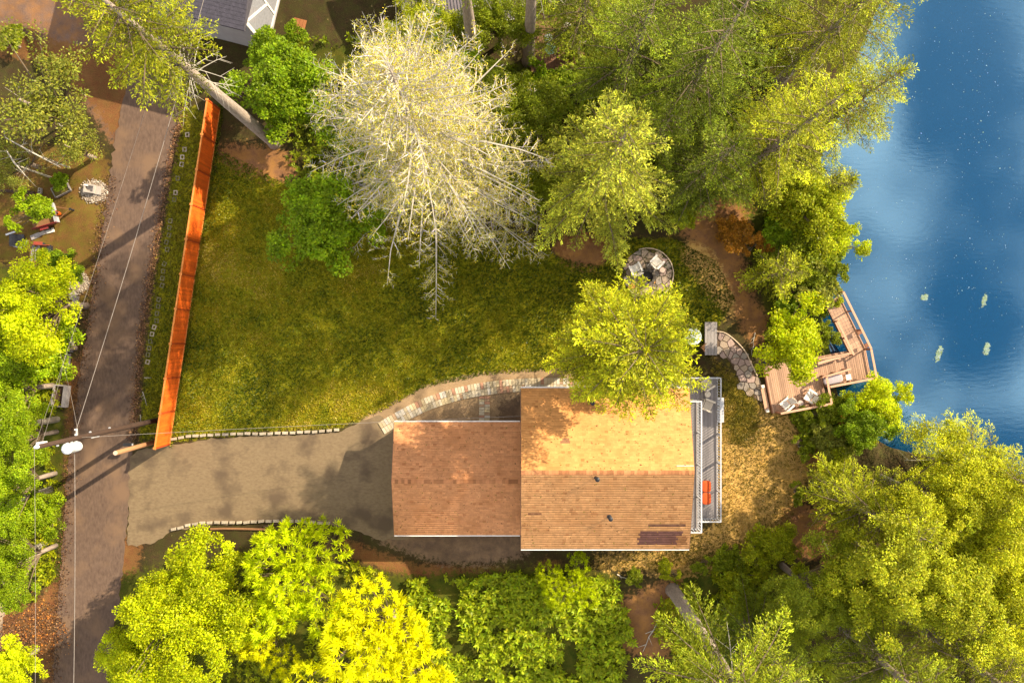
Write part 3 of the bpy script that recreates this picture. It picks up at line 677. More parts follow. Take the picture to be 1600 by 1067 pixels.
def wire(label, p0, p1, sag, rad=.022, name='overhead_wire', n=24):
    p0, p1 = Vector(p0), Vector(p1); b = MB()
    b.tube([p0.lerp(p1, i/n)-Vector((0, 0, sag*4*(i/n)*(1-i/n))) for i in range(n+1)], rad, 5)
    o = b.build(name, wire_m); tag(o, label, 'wire', 'wires strung from the utility pole'); return o
X9 = PB + Vector((-.05, .2, 9.66)); XB = PB+Vector((-.05, -.2, 9.66)); TOP = PB + Vector((0, 0, PH+.33))
wire('thick pale wire running from the pole up along the road', X9, P(345, -100, 9.4), .35, .016)
wire('pale wire running from the pole down over the lower road', XB, P(104, 1420, 9.5), .3, .016)
wire('thin high wire from the pole top crossing the upper road', TOP, P(309, -100, 12.7), .3, .007)
wire('thin high wire from the pole top over the left trees', TOP, P(48, 1500, 13), .2, .009)
wire('service wire from the pole across the lawn edge to the house', PB+Vector((.1, 0, 9.3)), Vector((1.0, -4.95, 4.55)), .55, .011)
wire('guy wire from the pole down to the crate on the left verge', PB+Vector((-.1, .1, 9.2)), P(92, 545, 4.2), .12, .008)
wire('faint wire from the pole top toward the left trees', PB+Vector((-.1, .1, 12.4)), P(102, 555, 9.5), .1, .006)
stub = thing('wooden_post', 'short brown wooden pole with sawn pale top by fence end', 'pole', (-26.15, -7.35, 0))
b = MB(); b.tube([(0, 0, -.3), (0, 0, 2.5), (0, 0, 5.0)], [.17, .165, .155], 14); b.build('shaft', mat('brown_post_wood', (.40, .21, .10), (.26, .13, .06), scale=5, stretch=(5, 5, .4), bump=.35), stub, True)
b = MB(); b.lathe([(.15, 5.0), (.14, 5.015)], (0, 0, 0), 14); b.build('sawn_top', mat('sawn_wood', (.62, .45, .33), (.5, .36, .26), scale=20), stub)
mb = thing('mailbox', 'small black mailbox on a post at the driveway corner', 'mailbox', tuple(P(213, 691)))
b = MB(); b.tube([(0, 0, -.1), (0, 0, 1.0)], .045, 8); b.build('post', pole_m, mb)
b = MB(); prof = [(-.11, 0), (.11, 0), (.11, .12), (.08, .2), (0, .23), (-.08, .2), (-.11, .12)]
b.v = [Vector((x, y, z+1.0)) for x in (-.3, .3) for y, z in prof]; n7 = len(prof)
b.f = [tuple(range(n7)), tuple(reversed(range(n7, 2*n7)))]+[(i, n7+i, n7+(i+1) % n7, (i+1) % n7) for i in range(n7)]; b.build('box', blackmetal, mb)
b = MB(); b.box((.32, 0, 1.1), (.02, .14, .16)); b.build('box_door', metal_m, mb)

# ------------------------------------------------------------------ paver path
pav_c = [(.52, .44, .32), (.47, .37, .22), (.55, .49, .41), (.43, .28, .17), (.50, .40, .26), (.46, .24, .15)]
pav_ms = [mat('paver_%s' % nme, c, tuple(x*.82 for x in c), scale=9, rough=.9, rnd=.14, bump=.25) for nme, c in zip(('sand', 'ochre', 'cream', 'brown', 'buff', 'terracotta'), pav_c)]
def paver_path(name):
    o = bpy.data.objects.new(name, None); COL.objects.link(o); tag(o, kind='structure'); return o
pp = paver_path('paver_path'); pr = random.Random(4)
cl = curve([(*PX(598, 668), 0), (*PX(625, 652), 0), (*PX(670, 630), 0), (*PX(730, 612), 0), (*PX(800, 602.5), 0), (*PX(870, 600.5), 0), (*PX(985, 603), 0)], 40)
# resample at paver pitch
acc = 0; pitch = .232; last = cl[0]; stations = []
for a, c in zip(cl[:-1], cl[1:]):
    d = (c-a).length
    while acc <= d: stations.append((a.lerp(c, acc/d if d else 0), (c-a).normalized())); acc += pitch
    acc -= d
for i, (p, t_) in enumerate(stations):
    n_ = Vector((-t_.y, t_.x, 0)); rot = frame(t_)
    for s in (-1, 1):
        ln = .47
        piece('paver', pp, pr.choices(pav_ms, (5, 3, 4, 2, 4, 1))[0], p+n_*s*(ln/2+.008)+Vector((0, 0, .03+pr.uniform(-.006, .006))), (pitch-.022, ln-.015, .10), rot)
pp2 = paver_path('short_paver_walk'); a0 = P(757, 617.5)
for i in range(11):
    for s in (-1, 1):
        mm = pav_ms[5] if i == 0 else pr.choices(pav_ms, (5, 3, 4, 3, 4, 1))[0]
        piece('paver', pp2, mm, a0+Vector((s*.20, -.16-i*.20, .03+pr.uniform(-.006, .006))), (.38, .178, .10))

# ------------------------------------------------------------------ edging blocks
blk_m = mat('concrete_block', (.44, .37, .28), (.32, .26, .19), scale=10, rough=.95, rnd=.15, bump=.3)
blk_d = mat('weathered_block', (.20, .175, .10), (.12, .11, .05), scale=10, rough=.95, rnd=.2, bump=.3)
def hollow_block(w_=.30, l_=.34, h_=.2, t_=.07):
    b = MB(); b.box((-(w_-t_)/2, 0, h_/2), (t_, l_, h_)); b.box(((w_-t_)/2, 0, h_/2), (t_, l_, h_)); b.box((0, (l_-t_)/2, h_/2), (w_-2*t_, t_, h_)); b.box((0, -(l_-t_)/2, h_/2), (w_-2*t_, t_, h_))
    b.box((0, 0, .06), (w_-2*t_, l_-2*t_, .06)); return b
hb = hollow_block().mesh('hollow_block', blk_d); hb2 = hollow_block().mesh('hollow_block', blk_m)
br = random.Random(9)
vp = curve([(296, 200, 0), (281, 268, 0), (274, 305, 0), (265, 350, 0), (259, 400, 0), (252, 450, 0), (245, 500, 0), (236, 530, 0), (229, 575, 0)], 40)
acc = 0; k = 0
for a, c in zip(vp[:-1], vp[1:]):
    acc += (c-a).length
    if acc > 10.6:
        acc = 0; k += 1
        if br.random() < .1: continue
        p = P(c.x+br.uniform(-1.2, 1.2), c.y)
        o = link('edging_block', hb2 if br.random() < .2 else hb); o.location = (p.x, p.y, gz(p.x, p.y)-.14+br.uniform(-.03, .02)); o.rotation_euler = (br.uniform(-.08, .08), br.uniform(-.08, .08), -.14+br.uniform(-.25, .25))
        tag(o, 'hollow concrete block sunk in the verge beside the orange fence', 'block', 'hollow blocks along the verge')
sb = MB(); sb.box((0, 0, .08), (.40, .19, .17)); sb.box((0, 0, .17), (.36, .15, .02)); sbm = sb.mesh('solid_block', blk_m)
def block_row(pts, gap, label, group, up):
    cc = curve([(x, y, 0) for x, y in pts], 60); acc = gap
    for a, c in zip(cc[:-1], cc[1:]):
        acc += (c-a).length
        if acc >= gap:
            acc = 0; p = P(c.x, c.y+br.uniform(-.6, .6)); d = c-a
            o = link('edging_block', sbm); o.location = (p.x, p.y, .0+br.uniform(-.01, .01)); o.rotation_euler = (0, 0, math.atan2(-d.y, d.x)+br.uniform(-.08, .08)); o.scale = (br.uniform(.85, 1.1), 1, br.uniform(.9, 1.1))
            tag(o, label, 'block', group)
block_row([(272, 685), (300, 681), (345, 678), (400, 677), (450, 676), (500, 673.5), (530, 671)], 11.2, 'pale concrete edging block between the lawn and the driveway', 'blocks along the lawn side of the driveway', 1)
block_row([(272, 826.5), (295, 820), (330, 815.5), (370, 816), (400, 814), (440, 812.5), (475, 814.5), (520, 817)], 11.2, 'pale concrete edging block below the driveway beside the yellow trees', 'blocks along the lower driveway edge', -1)
lg = thing('landscape_timber', 'weathered brown timber lying behind the lower driveway blocks', 'timber', tuple(P(372, 826)))
b = MB(); b.tube([(-2.0, 0, .07), (-1, .03, .08), (0, .02, .07), (2.0, -.03, .08)], .085, 8); b.build('log', wb_, lg)
lg2 = thing('landscape_timber', 'dark short timber slanting behind the lower driveway blocks', 'timber', tuple(P(423, 820)))
b = MB(); b.tube([(-.5, -.12, .07), (.5, .12, .08)], .07, 8); b.build('log', pole_m, lg2)

# ------------------------------------------------------------------ outdoor furniture
cream = mat('cream_chair_paint', (.66, .57, .46), (.58, .49, .39), scale=6, rough=.6, bump=.08)
whitep = mat('white_chair_paint', (.80, .75, .68), (.70, .65, .58), scale=6, rough=.55, bump=.08)
def adirondack(p, rotz, m, label, group=None, s=1.0):
    """faces local -Y"""
    t_ = thing('adirondack_chair', label, 'chair', tuple(p), rotz, group); t_.scale = (s, s, s)
    for i in range(6): piece('seat_slat', t_, m, (0, -.28+i*.092, .36-i*.018), (.52, .082, .022), Matrix.Rotation(-.19, 3, 'X'))
    for i in range(5):
        x = (i-2)*.105; h = .78-abs(i-2)*.05
        piece('back_slat', t_, m, (x, .29+h*.5*.34, .30+h*.5*.93), (.095, .022, h), Matrix.Rotation(-.35, 3, 'X') @ Matrix.Rotation((i-2)*.05, 3, 'Y'))
    beam('back_brace', t_, m, (-.27, .44, .62), (.27, .44, .62), .03, .08)
    for sx in (-1, 1):
        piece('armrest', t_, m, (sx*.36, -.02, .56), (.14, .74, .025))
        piece('leg', t_, m, (sx*.31, -.31, .275), (.035, .10, .55)); beam('leg', t_, m, (sx*.29, -.34, .34), (sx*.29, .55, .06), .03, .11)
        piece('arm_support', t_, m, (sx*.31, .33, .36), (.035, .08, .38))
    return t_
def round_table(name, p, r_, h, m, label, cat='table', group=None):
    t_ = thing(name, label, cat, tuple(p), 0, group)
    b = MB(); b.lathe([(r_-.03, h-.04), (r_, h-.03), (r_, h-.008), (r_-.012, h)], (0, 0, 0), 20); b.build('table_top', m, t_)
    for k in range(3):
        a = k*2.094+.4; b = MB(); b.tube([(r_*.8*math.cos(a), r_*.8*math.sin(a), 0), (r_*.55*math.cos(a), r_*.55*math.sin(a), h-.03)], .02, 6); b.build('leg', m, t_)
    return t_
adirondack(P(1105, 600, .6).xy.to_3d()+Vector((0, 0, DZ)), R(122), cream, 'cream wooden armchair at the upper end of the grey deck')
adirondack(P(1106, 633, .6).xy.to_3d()+Vector((0, 0, DZ)), R(68), cream, 'cream wooden armchair with dark cushion gap in mid deck')
round_table('side_table', P(1105.5, 616, .6).xy.to_3d()+Vector((0, 0, DZ)), .22, .42, cream, 'small round cream table between the two deck chairs')
# orange lounger
org = mat('orange_cushion', (.66, .10, .02), (.54, .08, .018), scale=6, rough=.9, bump=.15)
lo = thing('deck_lounger', 'orange cushioned lounger on the grey deck beside the balcony', 'lounger', (14.05, -10.9, DZ), 0)
def cushion(name, par, m, c, s):
    b = MB(); hx, hy, hz = s[0]/2, s[1]/2, s[2]/2; pts = []
    prof = [(.86, -1), (.97, -.75), (1, -.2), (1, .3), (.96, .75), (.84, 1)]
    bI = len(b.v); n_ = 20
    for k, zz in prof:
        for i in range(n_):
            a = 2*math.pi*i/n_; ca, sa = math.cos(a), math.sin(a); q = 5
            rr = (abs(ca)**q+abs(sa)**q)**(-1/q)
            b.v.append(Vector((c[0]+hx*(rr*ca-(1-k)*ca), c[1]+hy*(rr*sa-(1-k)*sa*hx/hy), c[2]+hz*zz)))
    for j in range(len(prof)-1):
        for i in range(n_): b.f.append((j*n_+i, j*n_+(i+1) % n_, (j+1)*n_+(i+1) % n_, (j+1)*n_+i))
    b.f.append(tuple(reversed(range(n_)))); b.f.append(tuple((len(prof)-1)*n_+i for i in range(n_))); return b.build(name, m, par, True)
cushion('cushion', lo, org, (0, .43, .36), (.66, .84, .14)); cushion('cushion', lo, org, (0, -.45, .36), (.66, .84, .14))
for y in (-.86, 0, .86): beam('frame_rail', lo, wood_grey, (-.33, y, .26), (.33, y, .26), .05, .05)
for x in (-.3, .3):
    beam('frame_rail', lo, wood_grey, (x, -.88, .26), (x, .88, .26), .05, .05)
    for y in (-.8, .8): piece('leg', lo, wood_grey, (x, y, .12), (.05, .05, .24))
# bench platform and table by the tall tree
bp_ = thing('wooden_bench', 'weathered grey plank bench beside the flagstone path', 'bench', tuple(P(1108, 529)))
for i in range(4): piece('plank', bp_, wood_grey, (-.33+i*.225, 0, .44+.004*(i % 2)), (.205, 2.4, .045))
for y in (-.9, .9):
    for x in (-.3, .3): piece('leg', bp_, wood_grey, (x, y, .21), (.09, .09, .42))
    piece('cross_brace', bp_, wood_grey, (0, y, .38), (.84, .07, .07))
round_table('patio_table', P(1083, 526, .7).xy.to_3d(), .62, .72, mat('pale_table_top', (.60, .66, .62), (.5, .56, .52), scale=3, rough=.3, bump=.03), 'round pale glass-topped table half under the tall yellow-green tree')
tw = thing('folded_towel', 'dark teal folded cloth on the pale round table', 'cloth', (P(1083, 531, .72).x, P(1083, 531, .72).y, .72), .4)
cushion('cloth', tw, mat('teal_cloth', (.008, .11, .11), rough=.9), (0, 0, .04), (.36, .30, .08))
pc = thing('patio_chair', 'small brown wooden chair beside the pale round table', 'chair', tuple(P(1099, 543, 0)), .7)
for i in range(4): piece('seat_slat', pc, wb_, (-.17+i*.115, 0, .44), (.10, .44, .025))
for x in (-.2, .2):
    for y in (-.2, .2): piece('leg', pc, wb_, (x, y, .215), (.04, .04, .43))
    piece('back_post', pc, wb_, (x, .22, .66), (.04, .03, .46))
piece('backrest', pc, wb_, (0, .22, .80), (.36, .02, .16))

# ------------------------------------------------------------------ flagstones (cells cut out of a jittered pattern)
def clip(poly, px_, py_, nx_, ny_):
    out = []; n = len(poly)
    for i in range(n):
        a, c = poly[i], poly[(i+1) % n]; da = (a[0]-px_)*nx_+(a[1]-py_)*ny_; dc = (c[0]-px_)*nx_+(c[1]-py_)*ny_
        if da <= 0: out.append(a)
        if da*dc < 0: t_ = da/(da-dc); out.append((a[0]+(c[0]-a[0])*t_, a[1]+(c[1]-a[1])*t_))
    return out
flag_ms = [mat('flagstone_%s' % n_, c, tuple(x*.75 for x in c), scale=6, rough=.9, rnd=.15, bump=.4) for n_, c in (('tan', (.36, .27, .20)), ('rose', (.38, .27, .23)), ('grey', (.30, .25, .21)), ('ochre', (.50, .24, .06)))]
def flagstones(name, region, spacing, gap, seed, keepout=None, z=.0, w=(5, 4, 3, .6), outer=None):
    o = bpy.data.objects.new(name, None); COL.objects.link(o); tag(o, kind='structure'); r = random.Random(seed)
    xs = [p[0] for p in region]; ys = [p[1] for p in region]; seeds = []
    y = min(ys)-spacing*2; row = 0
    while y < max(ys)+spacing*2:
        x = min(xs)-spacing*2+(row % 2)*spacing/2
        while x < max(xs)+spacing*2: seeds.append((x+r.uniform(-.36, .36)*spacing, y+r.uniform(-.36, .36)*spacing)); x += spacing
        y += spacing*.87; row += 1
    for s in seeds:
        if not inside(np.array([s[0]]), np.array([s[1]]), region)[0]: continue
        if keepout and keepout(s): continue
        poly = [(s[0]+d*spacing*2, s[1]+e*spacing*2) for d, e in ((-1, -1), (1, -1), (1, 1), (-1, 1))]
        for q in seeds:
            if q is s: continue
            dx, dy = q[0]-s[0], q[1]-s[1]; d = math.hypot(dx, dy)
            if d > spacing*3: continue
            k = .5-gap/2/d; poly = clip(poly, s[0]+dx*k, s[1]+dy*k, dx/d, dy/d)
            if len(poly) < 3: break
        if outer and len(poly) >= 3:
            for (qx, qy, nx_, ny_) in outer: 
                poly = clip(poly, qx, qy, nx_, ny_)
                if len(poly) < 3: break
        if len(poly) < 3: continue
        b = MB(); hh = z+.035+r.uniform(-.008, .012); c = (sum(p[0] for p in poly)/len(poly), sum(p[1] for p in poly)/len(poly))
        n_ = len(poly); top = [(p[0]+(c[0]-p[0])*.06, p[1]+(c[1]-p[1])*.06) for p in poly]
        b.v = [Vector((p[0], p[1], z-.06)) for p in poly]+[Vector((p[0], p[1], hh-.012)) for p in poly]+[Vector((p[0], p[1], hh+r.uniform(-.003, .003))) for p in top]
        b.f = [tuple(2*n_+i for i in range(n_))]+[(i, (i+1) % n_, n_+(i+1) % n_, n_+i) for i in range(n_)]+[(n_+i, n_+(i+1) % n_, 2*n_+(i+1) % n_, 2*n_+i) for i in range(n_)]
        b.build('flagstone', r.choices(flag_ms, w)[0], o)
    return o
FPc = P(1012, 428); FPr = 1.83
bed_m = mat('flagstone_bed', (.13, .085, .055), (.08, .05, .035), scale=20, rough=1)
b = MB(); b.lathe([(FPr+.02, -.15), (FPr+.02, .006), (FPr, .012)], (FPc.x, FPc.y, 0), 40); tag(b.build('fire_pit_bed', bed_m), kind='structure')
circ = [(FPc.x+FPr*.97*math.cos(k*math.pi/16), FPc.y+FPr*.97*math.sin(k*math.pi/16)) for k in range(32)]
cl_ = [(FPc.x+FPr*.985*math.cos(k*math.pi/16), FPc.y+FPr*.985*math.sin(k*math.pi/16), math.cos(k*math.pi/16), math.sin(k*math.pi/16)) for k in range(32)]
flagstones('fire_pit_paving', circ, .56, .045, 6, keepout=lambda s: math.hypot(s[0]-FPc.x, s[1]-FPc.y) < .35, z=.015, outer=cl_)
edge_m = mat('pale_edging', (.60, .46, .33), (.5, .38, .27), scale=8, rough=.8)
b = MB(); b.tube([(FPc.x+(FPr+.05)*math.cos(a), FPc.y+(FPr+.05)*math.sin(a), .035) for a in [R(-75+k*5) for k in range(38)]], .045, 6)
tag(b.build('stone_edging', edge_m), 'pale curved edging around the round fire pit paving', 'edging')
fp = thing('fire_pit', 'dark round stone fire pit in the middle of the round paving', 'fire pit', (FPc.x-.05, FPc.y-.25, .05))
fr_ = random.Random(3)
for k in range(11):
    a = k*2*math.pi/11; b = MB(); b.box((0, 0, .14), (.30, .20, .26)); o = b.build('stone', mat('fire_pit_stone', (.10, .08, .065), (.06, .05, .04), scale=8, rnd=.25), fp); o.location = (.50*math.cos(a), .50*math.sin(a), 0); o.rotation_euler = (0, 0, a+math.pi/2+fr_.uniform(-.1, .1))
b = MB(); b.lathe([(.42, -.03), (.40, .04), (.15, .07)], (0, 0, 0), 16); b.build('ash_bed', mat('ash', (.035, .03, .028)), fp)
adirondack(P(993, 420.5, .4).xy.to_3d()+Vector((0, 0, .05)), R(205), whitep, 'white wooden armchair left of the fire pit')
adirondack(P(1026, 410, .4).xy.to_3d()+Vector((0, 0, .05)), R(136), whitep, 'white wooden armchair above right of the fire pit')
st_ = thing('stump_stool', 'low pale stool stump right of the fire pit chairs', 'stool', (*P(1033, 423).xy, .045))
b = MB(); b.lathe([(.20, 0), (.21, .1), (.20, .36), (.185, .38)], (0, 0, 0), 9); b.build('seat', mat('stump_wood', (.50, .38, .31), (.42, .31, .25), scale=7), st_)
# curved flagstone path to the dock
fo = curve([(1119, 519, 0), (1133, 522, 0), (1150, 535, 0), (1164, 551, 0), (1172, 567, 0), (1180, 584, 0), (1192, 606, 0)], 5)
fi = curve([(1119, 549, 0), (1128, 553, 0), (1141, 566, 0), (1151, 583, 0), (1156, 601, 0), (1166, 613, 0), (1190, 628, 0)], 5)
reg = poly_px([(p.x, p.y) for p in fo]+[(p.x, p.y) for p in reversed(fi)])
bedp = MB(); bedp.v = [Vector((x, y, .010)) for x, y in reg]; n_ = len(fo)
bedp.f = [(i, i+1, 2*n_-2-i, 2*n_-1-i) for i in range(n_-1)]
tag(bedp.build('flagstone_path_bed', bed_m), kind='structure')
flagstones('flagstone_path', reg, .50, .05, 8, z=.012, w=(5, 3, 4, .1))
b = MB(); b.tube([P(p.x+1.0, p.y-1.2, .04) for p in fo[:-4]], .05, 6); tag(b.build('stone_edging', edge_m), 'pale curved edging along the outer side of the flagstone path', 'edging')
pst = thing('lamp_post', 'thin dark post beside the flagstone path near the dock', 'post', tuple(P(1180, 566)))
b = MB(); b.tube([(0, 0, -.05), (0, 0, 1.5)], .035, 8); b.build('post', blackmetal, pst); b = MB(); b.lathe([(.05, 1.5), (.11, 1.53), (.09, 1.72), (.13, 1.74), (.02, 1.82)], (0, 0, 0), 10); b.build('lantern', blackmetal, pst)
# ------------------------------------------------------------------ lake dock
cedar = mat('cedar_decking', (.46, .275, .175), (.34, .20, .13), scale=4, stretch=(7, .7, 2, .19), rough=.75, rnd=.22, bump=.15)
cedar_l = mat('cedar_rail', (.58, .335, .215), (.47, .26, .16), scale=4, stretch=(.8, 5, 2), rough=.7, rnd=.08)
cedar_d = mat('cedar_dark_wood', (.30, .13, .07), (.22, .09, .05), scale=4, rough=.8, rnd=.1)  # darker cedar for the frame, piles, posts and legs
DKZ = .32; DO = P(1208, 645.5, DKZ); a1 = math.atan2(16, 83.5)
dock = thing('lake_dock', 'reddish cedar dock with railings built over the lake shore', 'dock', (DO.x, DO.y, 0), a1)
def dboards(u0, u1, v0, v1, n):
    w_ = (u1-u0)/n
    for i in range(n): piece('deck_board', dock, cedar, (u0+w_*(i+.5), (v0+v1)/2, DKZ-.02), (w_-.016, v1-v0, .04))
dboards(0, 3.96, 0, 3.45, 28); dboards(3.965, 7.45, 1.2, 3.42, 25)
for (u0, u1, v0, v1) in ((0, 3.96, 0, 3.45), (3.97, 7.45, 1.2, 3.42)):
    b = MB()
    for q0, q1 in (((u0, v0+.03), (u1, v0+.03)), ((u0, v1-.03), (u1, v1-.03))): b.beam((*q0, DKZ-.16), (*q1, DKZ-.16), .05, .22)
    for u in (u0+.03, (u0+u1)/2, u1-.03): b.beam((u, v0+.07, DKZ-.16), (u, v1-.07, DKZ-.16), .05, .215)
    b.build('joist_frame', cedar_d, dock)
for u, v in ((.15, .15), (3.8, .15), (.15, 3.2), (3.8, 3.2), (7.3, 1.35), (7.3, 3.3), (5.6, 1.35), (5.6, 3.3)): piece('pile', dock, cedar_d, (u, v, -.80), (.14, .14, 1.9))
def cable_rail(pts, z0, h, posts=True, fill=True):
    pts = [Vector((p[0], p[1], (p[2] if len(p) > 2 else z0))) for p in pts]
    for a, c in zip(pts[:-1], pts[1:]):
        d = c-a; n_ = max(1, round(d.length/1.4)); up = Vector((0, 0, h))
        beam('rail_cap', dock, cedar_l, a+up, c+up, .15, .04); beam('lower_rail', dock, cedar_l, a+Vector((0, 0, .1)), c+Vector((0, 0, .1)), .05, .07)
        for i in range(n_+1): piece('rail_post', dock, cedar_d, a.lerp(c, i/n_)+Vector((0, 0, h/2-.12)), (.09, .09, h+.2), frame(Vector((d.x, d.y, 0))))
        if fill:
            for k in range(6): beam('rail_cable', dock, blackmetal, a+Vector((0, 0, .2+k*.12)), c+Vector((0, 0, .2+k*.12)), .008, .008)
RA = 2.16   # ramp direction in dock space, filled below
def loc(px, py, z=DKZ):
    d = P(px, py, z)-DO; return (d.x*math.cos(a1)+d.y*math.sin(a1), -d.x*math.sin(a1)+d.y*math.cos(a1))
cable_rail([(.2, .04), (3.9, .04), (3.9, 1.95)], DKZ, .95)
cable_rail([(4.03, 1.24), (7.4, 1.24), (7.4, 3.3)], DKZ, .95)
# ramp of broad treads going up along the shore
o0, o1 = Vector(loc(1351, 545)), Vector(loc(1305, 458)); i0 = Vector(loc(1323, 549)); rd = (o1-o0).normalized(); rn = Vector((-rd.y, rd.x)); RW = 1.15; RL = (o1-o0).length
nt_ = int(RL/.27); rr3 = Matrix.Rotation(math.atan2(rd.y, rd.x), 3, 'Z')
for i in range(nt_):
    c = o0+rd*(.27*(i+.5))+rn*(RW/2); z = DKZ+.05+i*.018
    piece('ramp_tread', dock, cedar, (c.x, c.y, z), (.25, RW, .045), rr3)
b = MB()
for q in (.05, RW-.05): s_ = o0+rn*q; e_ = o0+rd*RL+rn*q; b.beam((s_.x, s_.y, DKZ-.09), (e_.x, e_.y, DKZ+nt_*.018-.09), .05, .18)
b.build('ramp_stringer', cedar_d, dock)
e_ = o0+rd*RL; s_ = o0
cable_rail([(s_.x, s_.y, DKZ), (e_.x, e_.y, DKZ+nt_*.018)], DKZ, .95)
s2 = o0+rn*(RW-.02)+rd*.1; e2 = o0+rn*(RW-.02)+rd*(RL*.62)
cable_rail([(s2.x, s2.y, DKZ), (e2.x, e2.y, DKZ+.2)], DKZ, .55, fill=False)
for i in (1, 5):
    c = o0+rd*(.27*i)+rn*(-.02); piece('ramp_bracket', dock, cedar_d, (c.x, c.y, DKZ+.5), (.3, .3, .06), rr3)
# benches built into the dock
def dock_bench(p0, p1, z=.45, w_=.26):
    p0, p1 = Vector((*p0, DKZ+z)), Vector((*p1, DKZ+z)); beam('bench_seat', dock, cedar_l, p0, p1, w_, .05); d = p1-p0; f = Vector((-d.y, d.x, 0)).normalized()
    for t_ in (.12, .5, .88): c = p0.lerp(p1, t_); piece('bench_leg', dock, cedar_d, c-Vector((0, 0, z/2+.02)), (.08, w_*.8, z-.02), frame(d))
dock_bench(loc(1282.5, 589.5, .8), loc(1327, 576, .8), .75, .14); dock_bench(loc(1277, 568, .8), loc(1325, 553, .8), .6, .2)
piece('bench_back', dock, cedar, (*(Vector(loc(1302, 557, .8))), DKZ+.45), (2.3, .09, .5)) 
# step on the landward side
piece('step_tread', dock, cedar_l, (-.32, 1.15, .16), (.34, 2.0, .05)); 
for v in (.25, 2.05): piece('step_post', dock, whitep, (-.36, v, .16), (.2, .2, .4))
piece('side_board', dock, cedar_d, (-.03, 1.7, DKZ-.14), (.04, 3.4, .26))
adirondack((*P(1229, 632, .7).xy, DKZ), R(-48), whitep, 'white wooden armchair at the left corner of the cedar dock')
adirondack((*P(1266, 619, .7).xy, DKZ), R(-122), whitep, 'white wooden armchair by the inner corner of the cedar dock')
round_table('side_table', (*P(1250.5, 629.5, .7).xy, DKZ), .21, .46, mat('pink_grey_wood', (.55, .42, .37), rough=.7), 'small round table between the two dock armchairs')
ch = thing('chaise_lounge', 'grey lilac padded chaise lounge on the dock over the water', 'lounger', (*P(1301, 593, .6).xy, DKZ), R(12))
lil = mat('lilac_grey_fabric', (.42, .35, .37), (.36, .30, .32), scale=8, rough=.95)
cushion('mattress', ch, lil, (0, 0, .36), (1.42, .60, .10))
for x in (-.6, .6):
    for y in (-.24, .24): piece('leg', ch, cedar_d, (x, y, .13), (.05, .05, .26))
for y in (-.26, .26): beam('frame_rail', ch, cedar_d, (-.7, y, .28), (.7, y, .28), .05, .05)
rt = thing('side_table', 'small square pale table beside the chaise lounge on the dock', 'table', (*P(1324.5, 589, .6).xy, DKZ), R(12))
piece('table_top', rt, whitep, (0, 0, .42), (.36, .40, .03))
for x in (-.15, .15):
    for y in (-.16, .16): piece('leg', rt, cedar_d, (x, y, .20), (.035, .035, .40))

# ------------------------------------------------------------------ neighbour buildings at the top
slate = mat('dark_slate_shingle', (.085, .075, .095), (.055, .05, .062), scale=5, stretch=(1, 1, 1), rough=.9, bump=.25)
nh = thing('neighbour_house', 'dark roofed house with white trimmed glazed gable at the top edge', 'house', (-21.5, 27.5, 0), R(-14))
wall_pale = mat('pale_grey_siding', (.40, .37, .38), (.34, .31, .32), scale=2, rough=.8)
b = MB(); wallbox(b, -5, 5, -5.2, 6, -.1, 4.3); b.build('wall', wall_pale, nh)
b = MB(); b.v = [Vector(p) for p in ((-5.4, -5.7, 4.3), (5.15, -5.7, 4.3), (5.15, 6.2, 4.3), (-5.4, 6.2, 4.3), (-5.4, -5.7, 4.45), (5.15, -5.7, 4.45), (5.15, 6.2, 4.45), (-5.4, 6.2, 4.45), (-2.5, 0.2, 6.2), (5.15, .2, 6.2))]
b.f = [(3, 2, 1, 0), (0, 1, 5, 4), (1, 2, 6, 5), (2, 3, 7, 6), (3, 0, 4, 7), (4, 5, 9, 8), (5, 6, 9), (6, 7, 8, 9), (7, 4, 8)]; nroof = b.build('roof', slate, nh)
for i in range(24):
    y = -5.7+i*.25; z = 4.45+(y+5.7)/5.9*1.75
    piece('shingle_course', nroof, slate, (-.1, y+.12, z+.045), (10.4, .245, .02), Matrix.Rotation(.288, 3, 'X'))
for (p0, p1) in (((-5.0, .4), (-5.0, 4.2)), ((-2.6, .4), (-2.6, 4.2)), ((0, .4), (0, 4.2)), ((-5.0, .4), (0, .4)), ((-5.0, 4.2), (0, 4.2)), ((-5, 4.2), (-2.6, 1.9)), ((-2.6, 4.2), (0, 1.9))):
    beam('window_frame', nh, white_paint, (5.03, *p0), (5.03, *p1), .06, .16)
for y in (-3.8, -1.3): piece('pane', nh, mat('pale_glass', (.30, .30, .33), rough=.15, bump=0), (5.012, y, 2.3), (.02, 2.3, 3.7))
beam('corner_board', nh, white_paint, (5.02, -5.1, 0), (5.02, -5.1, 4.3), .1, .16)
pl = thing('plank_stack', 'short orange brown planks on the ground by the white gable', 'planks', tuple(P(467, 42)), R(-14))
for i in range(4): piece('plank', pl, mat('orange_plank', (.32, .12, .045), (.24, .09, .03), scale=5, stretch=(6, .8, 1), rnd=.15), (-.36+i*.24, 0, .05), (.22, 1.1, .05))
metalroof = mat('grey_metal_roof', (.22, .19, .21), (.17, .145, .16), scale=3, rough=.5, bump=.05)
sh = thing('neighbour_shed', 'low shed with ribbed grey metal roof behind the pale tree', 'shed', tuple(P(722, 30)), R(8))
b = MB(); wallbox(b, -3.6, 3.2, -1.2, 5, -.1, 2.5); b.build('wall', wb_, sh)
b = MB(); b.v = [Vector(p) for p in ((-4, -1.7, 2.55), (3.6, -1.7, 2.55), (3.6, 5.2, 3.5), (-4, 5.2, 3.5), (-4, -1.7, 2.47), (3.6, -1.7, 2.47), (3.6, 5.2, 3.42), (-4, 5.2, 3.42))]
